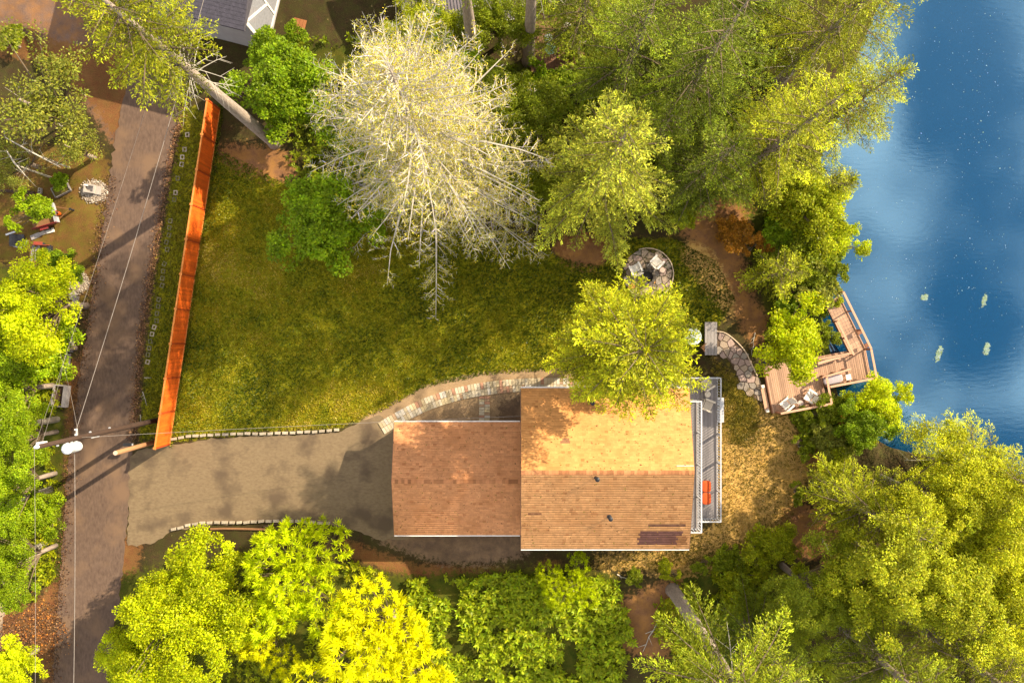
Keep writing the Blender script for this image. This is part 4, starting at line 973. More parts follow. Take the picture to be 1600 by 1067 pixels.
b.f = [(0, 1, 2, 3), (7, 6, 5, 4), (0, 4, 5, 1), (1, 5, 6, 2), (2, 6, 7, 3), (3, 7, 4, 0)]; sroof = b.build('roof', metalroof, sh)
for i in range(34): beam('roof_rib', sroof, metalroof, (-3.9+i*.222, -1.68, 2.575), (-3.9+i*.222, 5.15, 3.515), .045, .05)
beam('gutter', sroof, white_paint, (-4, -1.74, 2.53), (3.6, -1.74, 2.53), .07, .08)
terr = mat('brown_patio_boards', (.24, .12, .07), (.17, .085, .05), scale=4, stretch=(6, .8, 1), rnd=.12)
pt = thing('patio_platform', 'brown boarded patio beyond the firs at the top', 'patio', tuple(P(868, 62)), R(6))
for i in range(16): piece('board', pt, terr, (-1.9+i*.25, 0, .12), (.235, 4.6, .05))
piece('platform_frame', pt, wb_, (0, 0, .03), (4.0, 4.5, .15))
zt = .145
round_table('garden_table', (*P(860, 76, .7).xy, zt), .42, .55, mat('mint_green_paint', (.26, .44, .33), (.22, .38, .28), rough=.5), 'round mint green table on the brown patio')
round_table('garden_table', (*P(857, 59, .6).xy, zt), .30, .45, mat('pale_blue_grey_paint', (.42, .47, .48), rough=.5), 'small pale grey round table above the mint green one')
wc = thing('garden_chair', 'white garden chair at the right edge of the brown patio', 'chair', (*P(886, 40, .4).xy, zt), .3)
piece('seat', wc, whitep, (0, 0, .42), (.48, .48, .04)); piece('backrest', wc, whitep, (0, .25, .66), (.48, .04, .44))
for x in (-.2, .2):
    for y in (-.2, .2): piece('leg', wc, whitep, (x, y, .2), (.04, .04, .4))
tub = thing('round_tub', 'dark covered round tub at the top edge of the patio', 'tub', tuple(P(872, 5)))
b = MB(); b.lathe([(.75, -.05), (.8, .05), (.82, .6), (.78, .68)], (0, 0, 0), 24); b.build('shell', mat('dark_tub_shell', (.06, .045, .04)), tub); b = MB(); b.lathe([(.84, .68), (.84, .74), (.7, .77)], (0, 0, 0), 24); b.build('cover', mat('tub_cover', (.10, .065, .07), rough=.7), tub)

# ------------------------------------------------------------------ left yard across the road
conc = mat('grey_concrete', (.42, .37, .33), (.32, .28, .25), scale=8, rough=.9, bump=.2)
cv = thing('culvert_box', 'open concrete culvert box in a ring of pale gravel', 'culvert', tuple(P(143, 296)), R(-8))
b = hollow_block(.78, .62, .34, .10); b.build('box', conc, cv); piece('slab', cv, conc, (.58, -.02, .10), (.36, .62, .10)); piece('pipe_end', cv, white_paint, (-.25, .20, .30), (.3, .09, .12))
def gravel_patch(px, py, rx, ry, n, label, cols, seed, sz=.09):
    g = np.random.default_rng(seed); c = P(px, py); a = g.random(n)*2*np.pi; q = np.sqrt(g.random(n))*(1+g.normal(0, .12, n))
    x = c.x+rx*q*np.cos(a); y = c.y+ry*q*np.sin(a); z = gzv(x, y)+.01
    V = []; s = sz*(.5+g.random(n)); oct_ = np.array([[1, 0, 0], [0, 1, 0], [-1, 0, 0], [0, -1, 0], [0, 0, .7], [0, 0, -.7]])
    M = oct_[None]*s[:, None, None]*(.6+.7*g.random((n, 6, 1))); th = g.random(n)*6.28
    xr = M[..., 0]*np.cos(th)[:, None]-M[..., 1]*np.sin(th)[:, None]; yr = M[..., 0]*np.sin(th)[:, None]+M[..., 1]*np.cos(th)[:, None]
    Vv = np.stack([xr+x[:, None], yr+y[:, None], M[..., 2]+z[:, None]+.02], -1).reshape(-1, 3)
    T = np.array([[0, 1, 4], [1, 2, 4], [2, 3, 4], [3, 0, 4], [1, 0, 5], [2, 1, 5], [3, 2, 5], [0, 3, 5]]); Q = (np.arange(n)[:, None, None]*6+T[None]).reshape(-1, 3)
    col = np.repeat(np.array(cols)[g.integers(0, len(cols), n)]*(.7+.5*g.random((n, 1))), 8, 0)
    me = npmesh('gravel', Vv, Q, mat('pebble', (.95, .95, .95), (.8, .8, .8), attr='Col', scale=20, bump=0), col)
    return tag(link('gravel', me), label, 'gravel', kind='stuff')
PEB = [(.42, .34, .26), (.32, .25, .19), (.52, .45, .38), (.22, .16, .11)]
gravel_patch(147, 299, .95, .8, 1500, 'pale gravel ring around the concrete culvert box', PEB, 1, .06)
gravel_patch(124, 441, .65, .75, 1100, 'pale gravel heap at the head of the timber edging', PEB, 2, .07)
def rough_stone(p, s, m, label, cat='stone', name='stone', group=None, seed=0):
    r_ = random.Random(seed); b = MB(); b.lathe([(.5, -.2), (.62, .05), (.55, .3), (.3, .42)], (0, 0, 0), 9); b.v = [v*(1+r_.uniform(-.14, .14)) for v in b.v]
    o = b.build(name, m); o.location = p; o.scale = s; o.rotation_euler = (0, 0, r_.random()*6); return tag(o, label, cat, group)
rough_stone(P(114, 463), (.55, .45, .5), conc, 'larger pale stone at the head of the timber edging', seed=2)
rough_stone(P(117, 459), (.4, .3, .4), conc, 'smaller pale stone at the head of the timber edging', seed=3)
for i, (x, y, l, lab) in enumerate(((119.5, 477, 1.35, 'upper grey retaining timber on the left road verge'), (113.5, 530, 1.9, 'middle grey retaining timber on the left road verge'), (106, 568, 1.5, 'lower grey retaining timber half under the leaves'))):
    t_ = thing('retaining_timber', lab, 'timber', tuple(P(x, y)), R(-7)); 
    for k in (0, 1): piece('plank', t_, wood_grey, (k*.16-.08, 0, .14), (.15, l, .30-.02*k))
t_ = thing('rusty_plank', 'dark rusty plank lying across the timber edging', 'plank', tuple(P(114, 496)), 0); piece('board', t_, mat('rusty_board', (.10, .045, .03)), (0, 0, .32), (.75, .28, .04))
piece('board', t_, MATS['rusty_board'], (0, 0, .14), (.25, .22, .30))
cr = thing('timber_planter', 'grey timber planter frame filled with soil beside the road', 'planter', tuple(P(97, 618)), R(-7))
for x in (-.45, .42): piece('side_board', cr, wood_grey, (x, 0, .2), (.30 if x > 0 else .08, 1.55, .42))
for y in (-.76, .76): piece('end_board', cr, wood_grey, (-.06, y, .19), (.70, .07, .38))
piece('soil', cr, mat('planter_soil', (.10, .05, .03), (.05, .03, .02), scale=20), (-.06, 0, .10), (.70, 1.45, .2))
# raised bed
rb = thing('raised_bed', 'small tilted raised bed of grass with thin timber edges', 'planter', tuple(P(97, 297)), R(27))
for y in (-.36, .36): piece('side_board', rb, wood_grey, (0, y, .1), (1.22, .05, .22))
for x in (-.6, .6): piece('end_board', rb, wood_grey, (x, 0, .1), (.05, .68, .24))
piece('soil', rb, mat('raised_bed_soil', (.15, .12, .02), (.09, .07, .015), scale=14), (0, 0, .08), (1.15, .66, .16))
cb = link('cinder_block', None) if False else None
b = MB()
for x in (-.18, .18): b.box((x, 0, .1), (.05, .2, .2))
for y in (-.085, .085): b.box((0, y, .1), (.31, .035, .2))
b.box((0, 0, .1), (.05, .13, .2)); o = b.build('cinder_block', conc); o.location = P(64, 299); o.rotation_euler = (0, 0, R(88)); tag(o, 'two hole cinder block lying in the dark bed', 'cinder block')
lt = thing('garden_border_log', 'long dark timber bordering the bed in the left yard', 'timber', tuple(P(18, 300)), R(-2)); b = MB(); b.tube([(-2.2, 0, .08), (0, .04, .09), (1.7, -.03, .08)], .11, 8); b.build('log', pole_m, lt)
# two utility trailers loaded with brush and scrap
def trailer(p, rz, label, bodycol, wdt, lng, gate, tongue_m, scrap):
    t_ = thing('utility_trailer', label, 'trailer', tuple(p), rz)
    bm_ = mat(bodycol[0], bodycol[1], rough=.6)
    piece('bed', t_, wb_, (0, 0, .42), (lng, wdt, .05))
    for s in (-1, 1):
        piece('side_panel', t_, bm_, (0, s*wdt/2, .62), (lng, .04, .36)); 
        b = MB(); b.tube([(-.15, s*(wdt/2+.14)-.07, .27), (-.15, s*(wdt/2+.14)+.07, .27)], .27, 16); b.build('wheel', blackmetal, t_)
        piece('fender', t_, bm_, (-.15, s*(wdt/2+.14), .58), (.62, .2, .03))
        beam('tongue', t_, tongue_m, (lng/2, s*wdt*.32, .40), (lng/2+1.0, 0, .40), .05, .06)
    piece('front_panel', t_, gate, (lng/2-.04, 0, .70), (.26, wdt+.06, .05)); piece('front_wall', t_, gate, (lng/2+.02, 0, .56), (.04, wdt, .28))
    b = MB(); b.lathe([(.07, 0), (.07, .42), (.10, .44)], (lng/2+1.0, 0, 0), 10); b.build('jack', blackmetal, t_)
    return t_
trailer(P(75, 340), R(16), 'utility trailer with pale metal front loaded with green brush', ('red_trailer_paint', (.26, .035, .03)), 1.45, 1.9, metal_m, wb_, 1)
trailer(P(70, 398), R(-3), 'utility trailer with black front loaded with grey boards', ('dull_red_trailer_paint', (.33, .06, .035)), 1.25, 1.6, blackmetal, pole_m, 2)
for i, (x, y, l, a, lab) in enumerate(((50, 398, 1.5, 80, 'leftmost'), (56, 401, 1.4, 86, 'second'), (61, 399, 1.5, 92, 'third'))):
    o = piece('scrap_board', None, wood_grey, (*P(x, y, .5).xy, .50+.0*i), (l, .18, .05), Matrix.Rotation(R(a), 3, 'Z')); tag(o, '%s grey board laid across the black fronted trailer' % lab, 'board', 'boards on the trailer')
bk = thing('orange_bucket', 'orange bucket in the front corner of the brush trailer', 'bucket', (*P(92, 334, .5).xy, .445))
b = MB(); b.lathe([(.13, 0), (.17, .34), (.18, .35), (.16, .35), (.12, .04)], (0, 0, 0), 14); b.build('pail', mat('orange_plastic', (.62, .10, .01), rough=.5), bk)
b = MB(); b.tube([(.175*math.cos(k*.314), .175*math.sin(k*.314)*.3, .33+.1*math.sin(k*.314)) for k in range(11)], .01, 5); b.build('handle', metal_m, bk)
for i, (x0_, y0_, x1_, y1_, w_, lab) in enumerate(((48, 372, 62, 366, .34, 'wide pale board below the brush trailer'), (62, 366, 72, 362, .26, 'grey crate lid below the brush trailer'), (72, 362, 84, 359, .3, 'white panel below the brush trailer'))):
    p0, p1 = P(x0_, y0_, .1), P(x1_, y1_, .1); o = beam('loose_board', None, (wood_grey, conc, whitep)[i], p0, p1, w_, .06); o.location.z = .08; tag(o, lab, 'board', 'scrap by the trailers')
for i, (x0_, y0_, x1_, y1_, lab) in enumerate(((9, 367, 24, 362, 'long white pipe lying left of the trailers'), (20, 384, 34, 387, 'pale metal strip left of the lower trailer'), (38, 384, 43, 376, 'short pale metal plate left of the lower trailer'))):
    o = beam('scrap_metal', None, metal_m, P(x0_, y0_, .06), P(x1_, y1_, .06), .12, .08); o.location.z = .05; tag(o, lab, 'metal scrap', 'scrap by the trailers')
tp = thing('tarp', 'crumpled black tarp on the ground left of the trailers', 'tarp', tuple(P(28, 376)))
g = np.random.default_rng(5); n_ = 18; u = np.linspace(-.55, .55, n_); UX, UY = np.meshgrid(u, u*.8); UZ = .02+.16*vnoise(UX+9, UY+4, .35, 3)+.06*vnoise(UX, UY, .12, 5)
ii = np.arange(n_*n_).reshape(n_, n_); Qt = np.stack([ii[:-1, :-1], ii[:-1, 1:], ii[1:, 1:], ii[1:, :-1]], -1).reshape(-1, 4)
link('sheet', npmesh('tarp_sheet', np.stack([UX, UY, UZ], -1).reshape(-1, 3), Qt, mat('black_tarp', (.045, .04, .045), rough=.5, bump=.1)), tp)
# ------------------------------------------------------------------ vegetation
bark = mat('grey_bark', (.40, .32, .26), (.20, .15, .12), scale=4, stretch=(5, 5, .7), rough=.95, bump=.7, detail=8)
bark_b = mat('brown_branch', (.20, .15, .095), (.12, .085, .055), scale=6, rough=.95)
pale_b = mat('pale_lichen_branch', (.50, .45, .37), (.36, .32, .26), scale=6, rough=.95)
LM = {
 'fir': leafmat('fir_needles', (.26, .30, .013), .22), 'firy': leafmat('yellow_fir_needles', (.36, .38, .014), .24), 'fird': leafmat('dark_fir_needles', (.20, .25, .014), .22),
 'cedar': leafmat('cedar_foliage', (.45, .46, .012), .28), 'pale': leafmat('pale_fir_foliage', (.45, .47, .04), .22),
 'larch': leafmat('larch_tufts', (.54, .48, .03), .35), 'broad': leafmat('maple_leaves', (.22, .32, .008), .45), 'broady': leafmat('yellow_green_leaves', (.54, .60, .005), .45),
 'pine': leafmat('yellow_pine_needles', (.74, .73, .005), .40), 'pineg': leafmat('green_pine_needles', (.50, .58, .005), .4), 'shrub': leafmat('shrub_leaves', (.20, .24, .008), .40), 'shruby': leafmat('bright_shrub_leaves', (.34, .37, .008), .40),
 'lime': leafmat('lime_leaves', (.27, .37, .008), .40), 'orange': leafmat('russet_leaves', (.38, .17, .015), .35), 'olive': leafmat('olive_leaves', (.24, .25, .03), .3), 'fern': leafmat('fern_leaves', (.29, .35, .010), .4)}

class Leaves:
    def __init__(s): s.V = []; s.K = []; s.C = []; s.n = 0
    def add(s, pos, d, nr, ln, wd, col, mid=.45, fold=.12):
        V, k = kites(np.asarray(pos), np.asarray(d), np.asarray(nr), np.asarray(ln), np.asarray(wd), mid, fold)
        s.V.append(V); s.K.append(k+s.n); s.n += len(V); s.C.append(col)
    def mesh(s, name, m): return npmesh(name, np.concatenate(s.V), np.concatenate(s.K), m, np.concatenate(s.C))
def tint(g, n, base=1.0, hue=.10, val=.28):
    v = base*(1+g.normal(0, val, (n, 1))); v = np.clip(v, .3, 2.0)
    c = np.ones((n, 3))*v; h = g.normal(0, hue, n); c[:, 0] *= 1+h; c[:, 2] *= 1+g.normal(0, .3, n).clip(-.6, 1); return c

def conifer(seed, H, Rr, cb, step=.34, prof_pow=.8, spray=(.15, .040), droop=.35, dens=1.0, dead=0, layer=5, gap=0.0, round_=False):
    def rprof(t): return math.sqrt(max(0, 1-((t-.32)/.70)**2)) if t > .32 else .62+.38*t/.32
    g = np.random.default_rng(seed); Lf = Leaves(); br_ = MB(); z = cb
    NS = spray[0]/.30
    TW_P = []; TW_D = []; TW_N = []; TW_L = []; TW_C = []
    while z < H-.25:
        t = (z-cb)/(H-cb); k = int(g.integers(max(layer-2, 3), layer+1)); az0 = g.random()*6.28
        for i in range(k):
            if g.random() < gap: continue
            az = az0+i*2*np.pi/k+g.normal(0, .28); Lb = Rr*(rprof(t) if round_ else (1-t)**prof_pow*(.72+.28*min(1, t/.12)))*(.62+.55*g.random())+.15
            e0 = .12+.5*t+g.normal(0, .06); dr = droop*(1-.6*t); zz = z+g.normal(0, .12); ca, sa = math.cos(az), math.sin(az)
            def pt(s): return np.array([ca*Lb*s, sa*Lb*s, zz+Lb*(e0*s-dr*s*s)])
            br_.tube([pt(s) for s in (0, .3, .65, .95)], [.012+.016*Lb, .010+.010*Lb, .008+.005*Lb, .006], 4, False)
            bc = max(.45, 1.08+g.normal(0, .32))
            ns = max(3, int(Lb/.25*dens)); S = np.linspace(.14 if t > .2 else .22, 1.0, ns)
            for s in S:
                p = pt(s)
                for sd_ in (-1, 1):
                    l = (.20+.36*Lb*(1-s)**.8*min(1, s*3))*(.65+.6*g.random()); l = min(l, 1.35)
                    a2 = az+sd_*(1.05-.35*s+g.normal(0, .15)); dd = np.array([math.cos(a2), math.sin(a2), e0-2*dr*s*.8-.10+g.normal(0, .07)])
                    kk = max(3, int(l/.030*dens)); q = (np.arange(kk)+.2+.6*g.random(kk))/kk
                    pos = p+dd*l*q[:, None]; pos += g.normal(0, .045, pos.shape)
                    TW_P.append(pos); sgn = np.where(np.arange(kk) % 2, 1, -1)[:, None]
                    sd3 = np.array([-dd[1], dd[0], 0])
                    TW_D.append(dd+sd3*sgn*(.45+.2*g.random((kk, 1)))+g.normal(0, .22, (kk, 3)))
                    tip = (.36+1.0*q**.7*s)*(1+g.normal(0, .18)); TW_C.append(bc*tip); TW_L.append((.75+.5*g.random(kk)))  # inner sprays darker: older needles, plus crown shade put into the colour
        z += step*(.8+.4*g.random())
    pos = np.concatenate(TW_P); n = len(pos); d = np.concatenate(TW_D); lf = np.concatenate(TW_L); tc_ = np.concatenate(TW_C)
    nr = np.c_[g.normal(0, .5, (n, 2)), np.ones(n)]
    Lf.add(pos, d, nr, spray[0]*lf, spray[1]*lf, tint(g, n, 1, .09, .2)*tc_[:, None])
    # leader
    n = 60; zz = H-g.random(n)*.8; a = g.random(n)*6.28; Lf.add(np.c_[np.zeros((n, 2)), zz], np.c_[np.cos(a), np.sin(a), .7+g.random(n)], np.c_[g.normal(0, 1, (n, 2)), np.ones(n)], np.full(n, .3), np.full(n, .09), tint(g, n, 1.15))
    dm = MB()
    for i in range(dead):
        z = cb-.2-g.random()*3.0+ (1.5 if i % 3 == 0 else 0); az = g.random()*6.28; l = .9+g.random()*Rr*.55; ca, sa = math.cos(az), math.sin(az)
        pts = [(ca*l*s, sa*l*s, z+l*(.10*s-.32*s*s)) for s in (0, .35, .7, 1)]; dm.tube(pts, [.035, .026, .016, .006], 4, False)
        for j in range(3):
            s = .35+.5*g.random(); p = Vector((ca*l*s, sa*l*s, z+l*(.1*s-.32*s*s))); a2 = az+(.9 if j % 2 else -.9); q = p+Vector((math.cos(a2), math.sin(a2), -.2))*l*.33
            dm.tube([p, q], [.012, .004], 3, False)
    tr_ = MB(); rb_ = .0135*H+.11; w1, w2 = g.normal(0, .08, 2)
    tr_.tube([(0, 0, -.3), (0, 0, .25), (w1*.3, w2*.3, H*.3), (w1, w2, H*.6), (0, 0, H-.1)], [rb_*1.35, rb_*1.02, rb_*.8, rb_*.48, .02], 12)
    return dict(leaf=Lf, br=br_, dead=dm if dead else None, trunk=tr_, H=H)

def bigleaf(seed, Rr, Hc, flat=.75, nclump=240, per=85, leaf=(.22, .15), clump=(.45, .85), lobes=7):
    g = np.random.default_rng(seed); Lf = Leaves(); br_ = MB()
    # uneven crown: several overlapping lobes
    lobes = int(lobes*1.5); lc = np.c_[g.normal(0, .48, (lobes, 2))*Rr, g.uniform(-.3, .5, lobes)*Rr*flat]; lc[0] = 0; lr = Rr*g.uniform(.22, .50, lobes); lr[0] = Rr*.5
    w = lr**2/np.sum(lr**2); cs = []
    for i in range(nclump):
        j = g.choice(lobes, p=w); v = unit(g.normal(size=3)); v[2] = v[2] if v[2] > -.35 else -v[2]*.5; q = lr[j]*(.55+.45*g.random()**.5)
        cs.append(lc[j]+v*np.array([1, 1, flat])*q)
    cs = np.array(cs); rad = np.linalg.norm(cs[:, :2], axis=1); cs = cs[rad < Rr*1.15]
    for c in cs:
        r_ = g.uniform(*clump)*min(1, Rr/2.6); n = int(per*(.6+.8*g.random())); v = unit(g.normal(size=(n, 3))); v[:, 2] = np.where(v[:, 2] < -.3, -v[:, 2], v[:, 2])
        pos = c+np.array([0, 0, Hc])+v*r_*np.array([1, 1, .62])*(g.random((n, 1))**.45)
        nr = v*.5+np.array([0, 0, .9])+g.normal(0, .45, (n, 3)); d = v*np.array([1, 1, .3])+g.normal(0, .6, (n, 3)); d[:, 2] -= .15
        ls = .7+.6*g.random(n); Lf.add(pos, d, nr, leaf[0]*ls, leaf[1]*ls, tint(g, n, 1+g.normal(0, .17), .08, .2))
    for i in g.choice(len(cs), min(46, len(cs)), replace=False):
        c = cs[i]; e = Vector((c[0], c[1], c[2]+Hc)); m_ = Vector((c[0]*.35, c[1]*.35, Hc*.62+c[2]*.3)); br_.tube([(0, 0, Hc*.35), m_, e], [.05+.012*Rr, .03+.006*Rr, .012], 5, False)
    tr_ = MB(); r0 = .045*Rr+.05; tr_.tube([(0, 0, -.2), (.02, 0, Hc*.25), (0, .03, Hc*.62), (0, 0, Hc+Rr*.25)], [r0*1.3, r0, r0*.75, r0*.3], 9)
    return dict(leaf=Lf, br=br_, dead=None, trunk=tr_, H=Hc+Rr*flat)

def pine(seed, Rr, Hc, flat=.8, ntuft=520, per=34, ln=.46):
    g = np.random.default_rng(seed); Lf = Leaves(); br_ = MB(); lobes = 7
    lc = np.c_[g.normal(0, .45, (lobes, 2))*Rr, g.uniform(-.2, .5, lobes)*Rr*flat]; lc[0] = (0, 0, .2); lr = Rr*g.uniform(.36, .58, lobes); lr[0] = Rr*.55; w = lr**2/np.sum(lr**2)
    for i in range(ntuft):
        j = g.choice(lobes, p=w); v = unit(g.normal(size=3)); v[2] = v[2] if v[2] > -.3 else -v[2]*.6
        c = lc[j]+v*np.array([1, 1, flat])*lr[j]*(.6+.42*g.random()**.6)+np.array([0, 0, Hc])
        ax = unit(v+np.array([c[0]/Rr*.5, c[1]/Rr*.5, .55])); n = per; dirs = unit(g.normal(size=(n, 3))+ax*1.15); k = g.normal(0, .2)
        base = c+ax*g.random((n, 1))*.22
        l = ln*(.65+.5*g.random(n)); Lf.add(base, dirs, g.normal(size=(n, 3)), l, np.full(n, .062)*(.7+.6*g.random(n)), tint(g, n, 1+k, .06, .16), .5, .05)
        if i % 5 == 0: br_.tube([(0, 0, Hc*.5), (c[0]*.5, c[1]*.5, Hc*.72+(c[2]-Hc)*.4), tuple(c)], [.05, .03, .012], 4, False)
    tr_ = MB(); r0 = .04*Rr+.06; tr_.tube([(0, 0, -.2), (.03, 0, Hc*.5), (0, 0, Hc+Rr*.5)], [r0*1.25, r0, r0*.3], 9)
    return dict(leaf=Lf, br=br_, dead=None, trunk=tr_, H=Hc+Rr*flat)

def larch(seed, H, Rr, cb):
    g = np.random.default_rng(seed); Lf = Leaves(); Tw = Leaves(); br_ = MB(); z = cb; k = 0
    while z < H-.2:
        t = (z-cb)/(H-cb)
        for i in range(int(g.integers(3, 6))):
            az = g.random()*6.28; Lb = Rr*(1-t)**.62*(.34+.74*g.random())+.3; e0 = .05+.55*t+g.normal(0, .06); dr = .22*(1-.5*t); ca, sa = math.cos(az), math.sin(az); bend = g.normal(0, .12)
            def pt(s):
                a = az+bend*s; return np.array([math.cos(a)*Lb*s, math.sin(a)*Lb*s, z+Lb*(e0*s-dr*s*s)])
            br_.tube([pt(s) for s in (0, .25, .5, .75, 1)], [.025+.012*Lb, .022+.009*Lb, .02+.006*Lb, .016+.003*Lb, .010], 4, False)
            for s in np.arange(.16, 1.0, .24/max(Lb, 1)):
                p = pt(s)
                for sd_ in (-1, 1):
                    if g.random() < .45: continue
                    l = (.36+.28*Lb*(1-s)**.9)*(.5+.8*g.random()); l = min(l, 1.7); a2 = az+bend*s+sd_*(.95+g.normal(0, .2)); dd = np.array([math.cos(a2), math.sin(a2), e0-2*dr*s+g.normal(0, .16)])
                    Tw.add(p[None], dd[None], g.normal(size=(1, 3)), [l], [.045], tint(g, 1, 1, .04, .16), .3, .3)
                    kk = max(2, int(l/.12)); q = .15+.85*g.random(kk); pos = p+dd*l*q[:, None]
                    d3 = dd+np.array([-dd[1], dd[0], 0])*np.where(g.random((kk, 1)) < .5, 1, -1)*.9+g.normal(0, .25, (kk, 3))
                    Tw.add(pos, d3, g.normal(size=(kk, 3)), .16+.24*g.random(kk), np.full(kk, .021), tint(g, kk, 1, .04, .18), .3, .3)
                    m_ = int(kk*2.8)+1; q = .1+.9*g.random(m_); pos = p+dd*l*q[:, None]+g.normal(0, .07, (m_, 3))
                    Lf.add(pos, g.normal(size=(m_, 3)), np.c_[g.normal(0, .6, (m_, 2)), np.ones(m_)], .07+.06*g.random(m_), np.full(m_, .045), tint(g, m_, 1, .12, .25))
        z += .30
    tr_ = MB(); tr_.tube([(0, 0, -.3), (0, 0, .3), (.1, -.05, H*.4), (-.05, .08, H*.75), (0, 0, H)], [.52, .40, .29, .14, .03], 12)
    return dict(leaf=Lf, br=br_, twig=Tw, dead=None, trunk=tr_, H=H)

PROTO = {}
def proto(key, d, leafm, branch_m=None, bark_m=None):
    m = dict(leaf=d['leaf'].mesh(key+'_crown', LM[leafm]), br=d['br'].mesh(key+'_branches', branch_m or bark_b), trunk=d['trunk'].mesh(key+'_trunk', bark_m or bark, True))
    if d.get('dead'): m['dead'] = d['dead'].mesh(key+'_dead', pale_b)
    if d.get('twig'):
        m['twig'] = d['twig'].mesh(key+'_twigs', leafmat('pale_twigs', (.58, .52, .41), .1, .02))
    PROTO[key] = (m, leafm, d['H'])
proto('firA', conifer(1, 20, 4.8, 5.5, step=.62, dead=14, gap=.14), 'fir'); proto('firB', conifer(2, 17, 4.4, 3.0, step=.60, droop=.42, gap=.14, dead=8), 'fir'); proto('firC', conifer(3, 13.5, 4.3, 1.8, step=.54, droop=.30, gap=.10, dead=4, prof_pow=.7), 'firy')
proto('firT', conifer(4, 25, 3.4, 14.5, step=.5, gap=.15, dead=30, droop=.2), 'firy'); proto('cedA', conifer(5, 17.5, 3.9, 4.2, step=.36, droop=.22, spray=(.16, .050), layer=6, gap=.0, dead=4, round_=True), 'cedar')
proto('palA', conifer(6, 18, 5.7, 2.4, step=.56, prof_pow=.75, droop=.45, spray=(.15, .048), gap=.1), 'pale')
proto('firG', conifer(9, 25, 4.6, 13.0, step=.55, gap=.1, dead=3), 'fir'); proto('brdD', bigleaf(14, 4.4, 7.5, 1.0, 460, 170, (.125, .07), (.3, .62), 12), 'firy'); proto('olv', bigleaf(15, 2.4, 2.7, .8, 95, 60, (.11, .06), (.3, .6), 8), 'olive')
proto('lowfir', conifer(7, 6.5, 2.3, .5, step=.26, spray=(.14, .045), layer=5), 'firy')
proto('larch', larch(8, 21, 9.6, 3.0), 'larch', pale_b)
proto('brdA', bigleaf(11, 4.6, 5.6, .72, 400, 150, (.14, .095), (.35, .75), 9), 'broady'); proto('brdB', bigleaf(12, 3.6, 4.6, .8, 240, 110, (.19, .13), (.35, .7), 9), 'broad'); proto('brdC', bigleaf(13, 3.4, 6.0, .9, 280, 140, (.13, .075), (.3, .6), 10), 'shruby')
proto('pinA', pine(21, 4.3, 4.4, .72, 620), 'pine'); proto('pinB', pine(22, 3.9, 4.8, .85, 560), 'pineg')
proto('shrA', bigleaf(31, 1.7, 1.15, .75, 80, 75, (.15, .10), (.28, .5), 5), 'shrub'); proto('shrB', bigleaf(32, 1.5, 1.2, .85, 70, 75, (.13, .08), (.25, .45), 6), 'shruby'); proto('shrC', bigleaf(33, 2.3, 2.6, .95, 130, 85, (.15, .10), (.3, .55), 5), 'shruby')

def plant(kind, key, p, label, leaf=None, s=1.0, sz=None, rz=None, cat='tree', group=None, lean=(0, 0), zoff=0.0, seed=None):
    m, lm, Hh = PROTO[key]; x, y = p[0], p[1]
    r_ = random.Random(hash((round(x, 2), round(y, 2))) & 0xffff)
    t_ = thing(kind, label, cat, (x, y, gz(x, y)+zoff), r_.random()*6.28 if rz is None else rz, group); t_.scale = (s, s, sz or s)
    t_.rotation_euler = (lean[0], lean[1], t_.rotation_euler[2])
    for nm, k in (('trunk', 'trunk'), ('branches', 'br'), ('crown', 'leaf'), ('twigs', 'twig'), ('dead_limbs', 'dead')):
        if k not in m: continue
        o = link(nm if cat == 'tree' or nm != 'trunk' else 'stem', m[k], t_)
        if k in ('br', 'dead', 'twig'): o['kind'] = 'stuff'
        if k == 'leaf' and leaf and leaf != lm: o.material_slots[0].link = 'OBJECT'; o.material_slots[0].material = LM[leaf]
    return t_
def at(px, py, z): return PX(px, py, z)
G1 = 'tall firs along the upper lake shore'; G2 = 'firs in the lower right woodland'
plant('larch_tree', 'larch', (-5.2, 11.6), 'broad pale lichen covered conifer with bare silvery twigs above the lawn', rz=.6)
plant('fir_tree', 'firT', (-17.4, 14.55), 'tall fir with long bare pale trunk leaning over the road', rz=.5)
plant('fir_tree', 'palA', (5.7, 10.4), 'pale yellow-green fir directly above the fire pit', rz=1.2)
plant('cedar_tree', 'cedA', (6.45, -.4), 'bright yellow-green conifer overhanging the upper edge of the house roof', rz=2.1)
plant('fir_tree', 'firA', (11.0, 15.9), 'tall dark fir with visible brown trunk behind the fire pit fir', 'fird', group=G1)
plant('fir_tree', 'firA', (19.4, 18.9), 'fir with bare trunk base overhanging the lake at top right', 'firy', s=.95, group=G1)
plant('fir_tree', 'firB', (16.3, 12.2), 'broad fir on the shore left of the bright lake clouds', 'firy', s=1.02, group=G1)
plant('fir_tree', 'firB', (7.2, 17.4), 'dark green fir right of the brown patio', 'fird', s=1.05, group=G1)
plant('fir_tree', 'firC', (4.6, 21.2), 'short fir at the top edge right of the round tub', 'fir', group=G1)
plant('fir_tree', 'firC', (12.4, 10.9), 'shaded fir between the fire pit fir and the shore', 'fird', s=.95, group=G1)
plant('fir_tree', 'firB', (15.2, 22.0), 'fir at the top edge above the dark fir trunk', 'fird', group=G1)
plant('fir_tree', 'firC', (22.2, 15.4), 'yellow fir whose branch tips reach over the lake', 'firy', s=.85, group=G1)
plant('fir_tree', 'firC', (9.4, 13.2), 'dark fir tucked behind the pale fire pit fir', 'fird', s=.8, group=G1)
plant('fir_tree', 'firT', (-2.7, 20.1), 'bare trunked fir in front of the ribbed metal roof', 'fir', s=1.0, rz=2.0, group='bare trunked firs by the shed')
plant('fir_tree', 'firT', (1.2, 20.5), 'bare trunked fir left of the mint green table', 'fir', s=.95, rz=4.0, group='bare trunked firs by the shed')
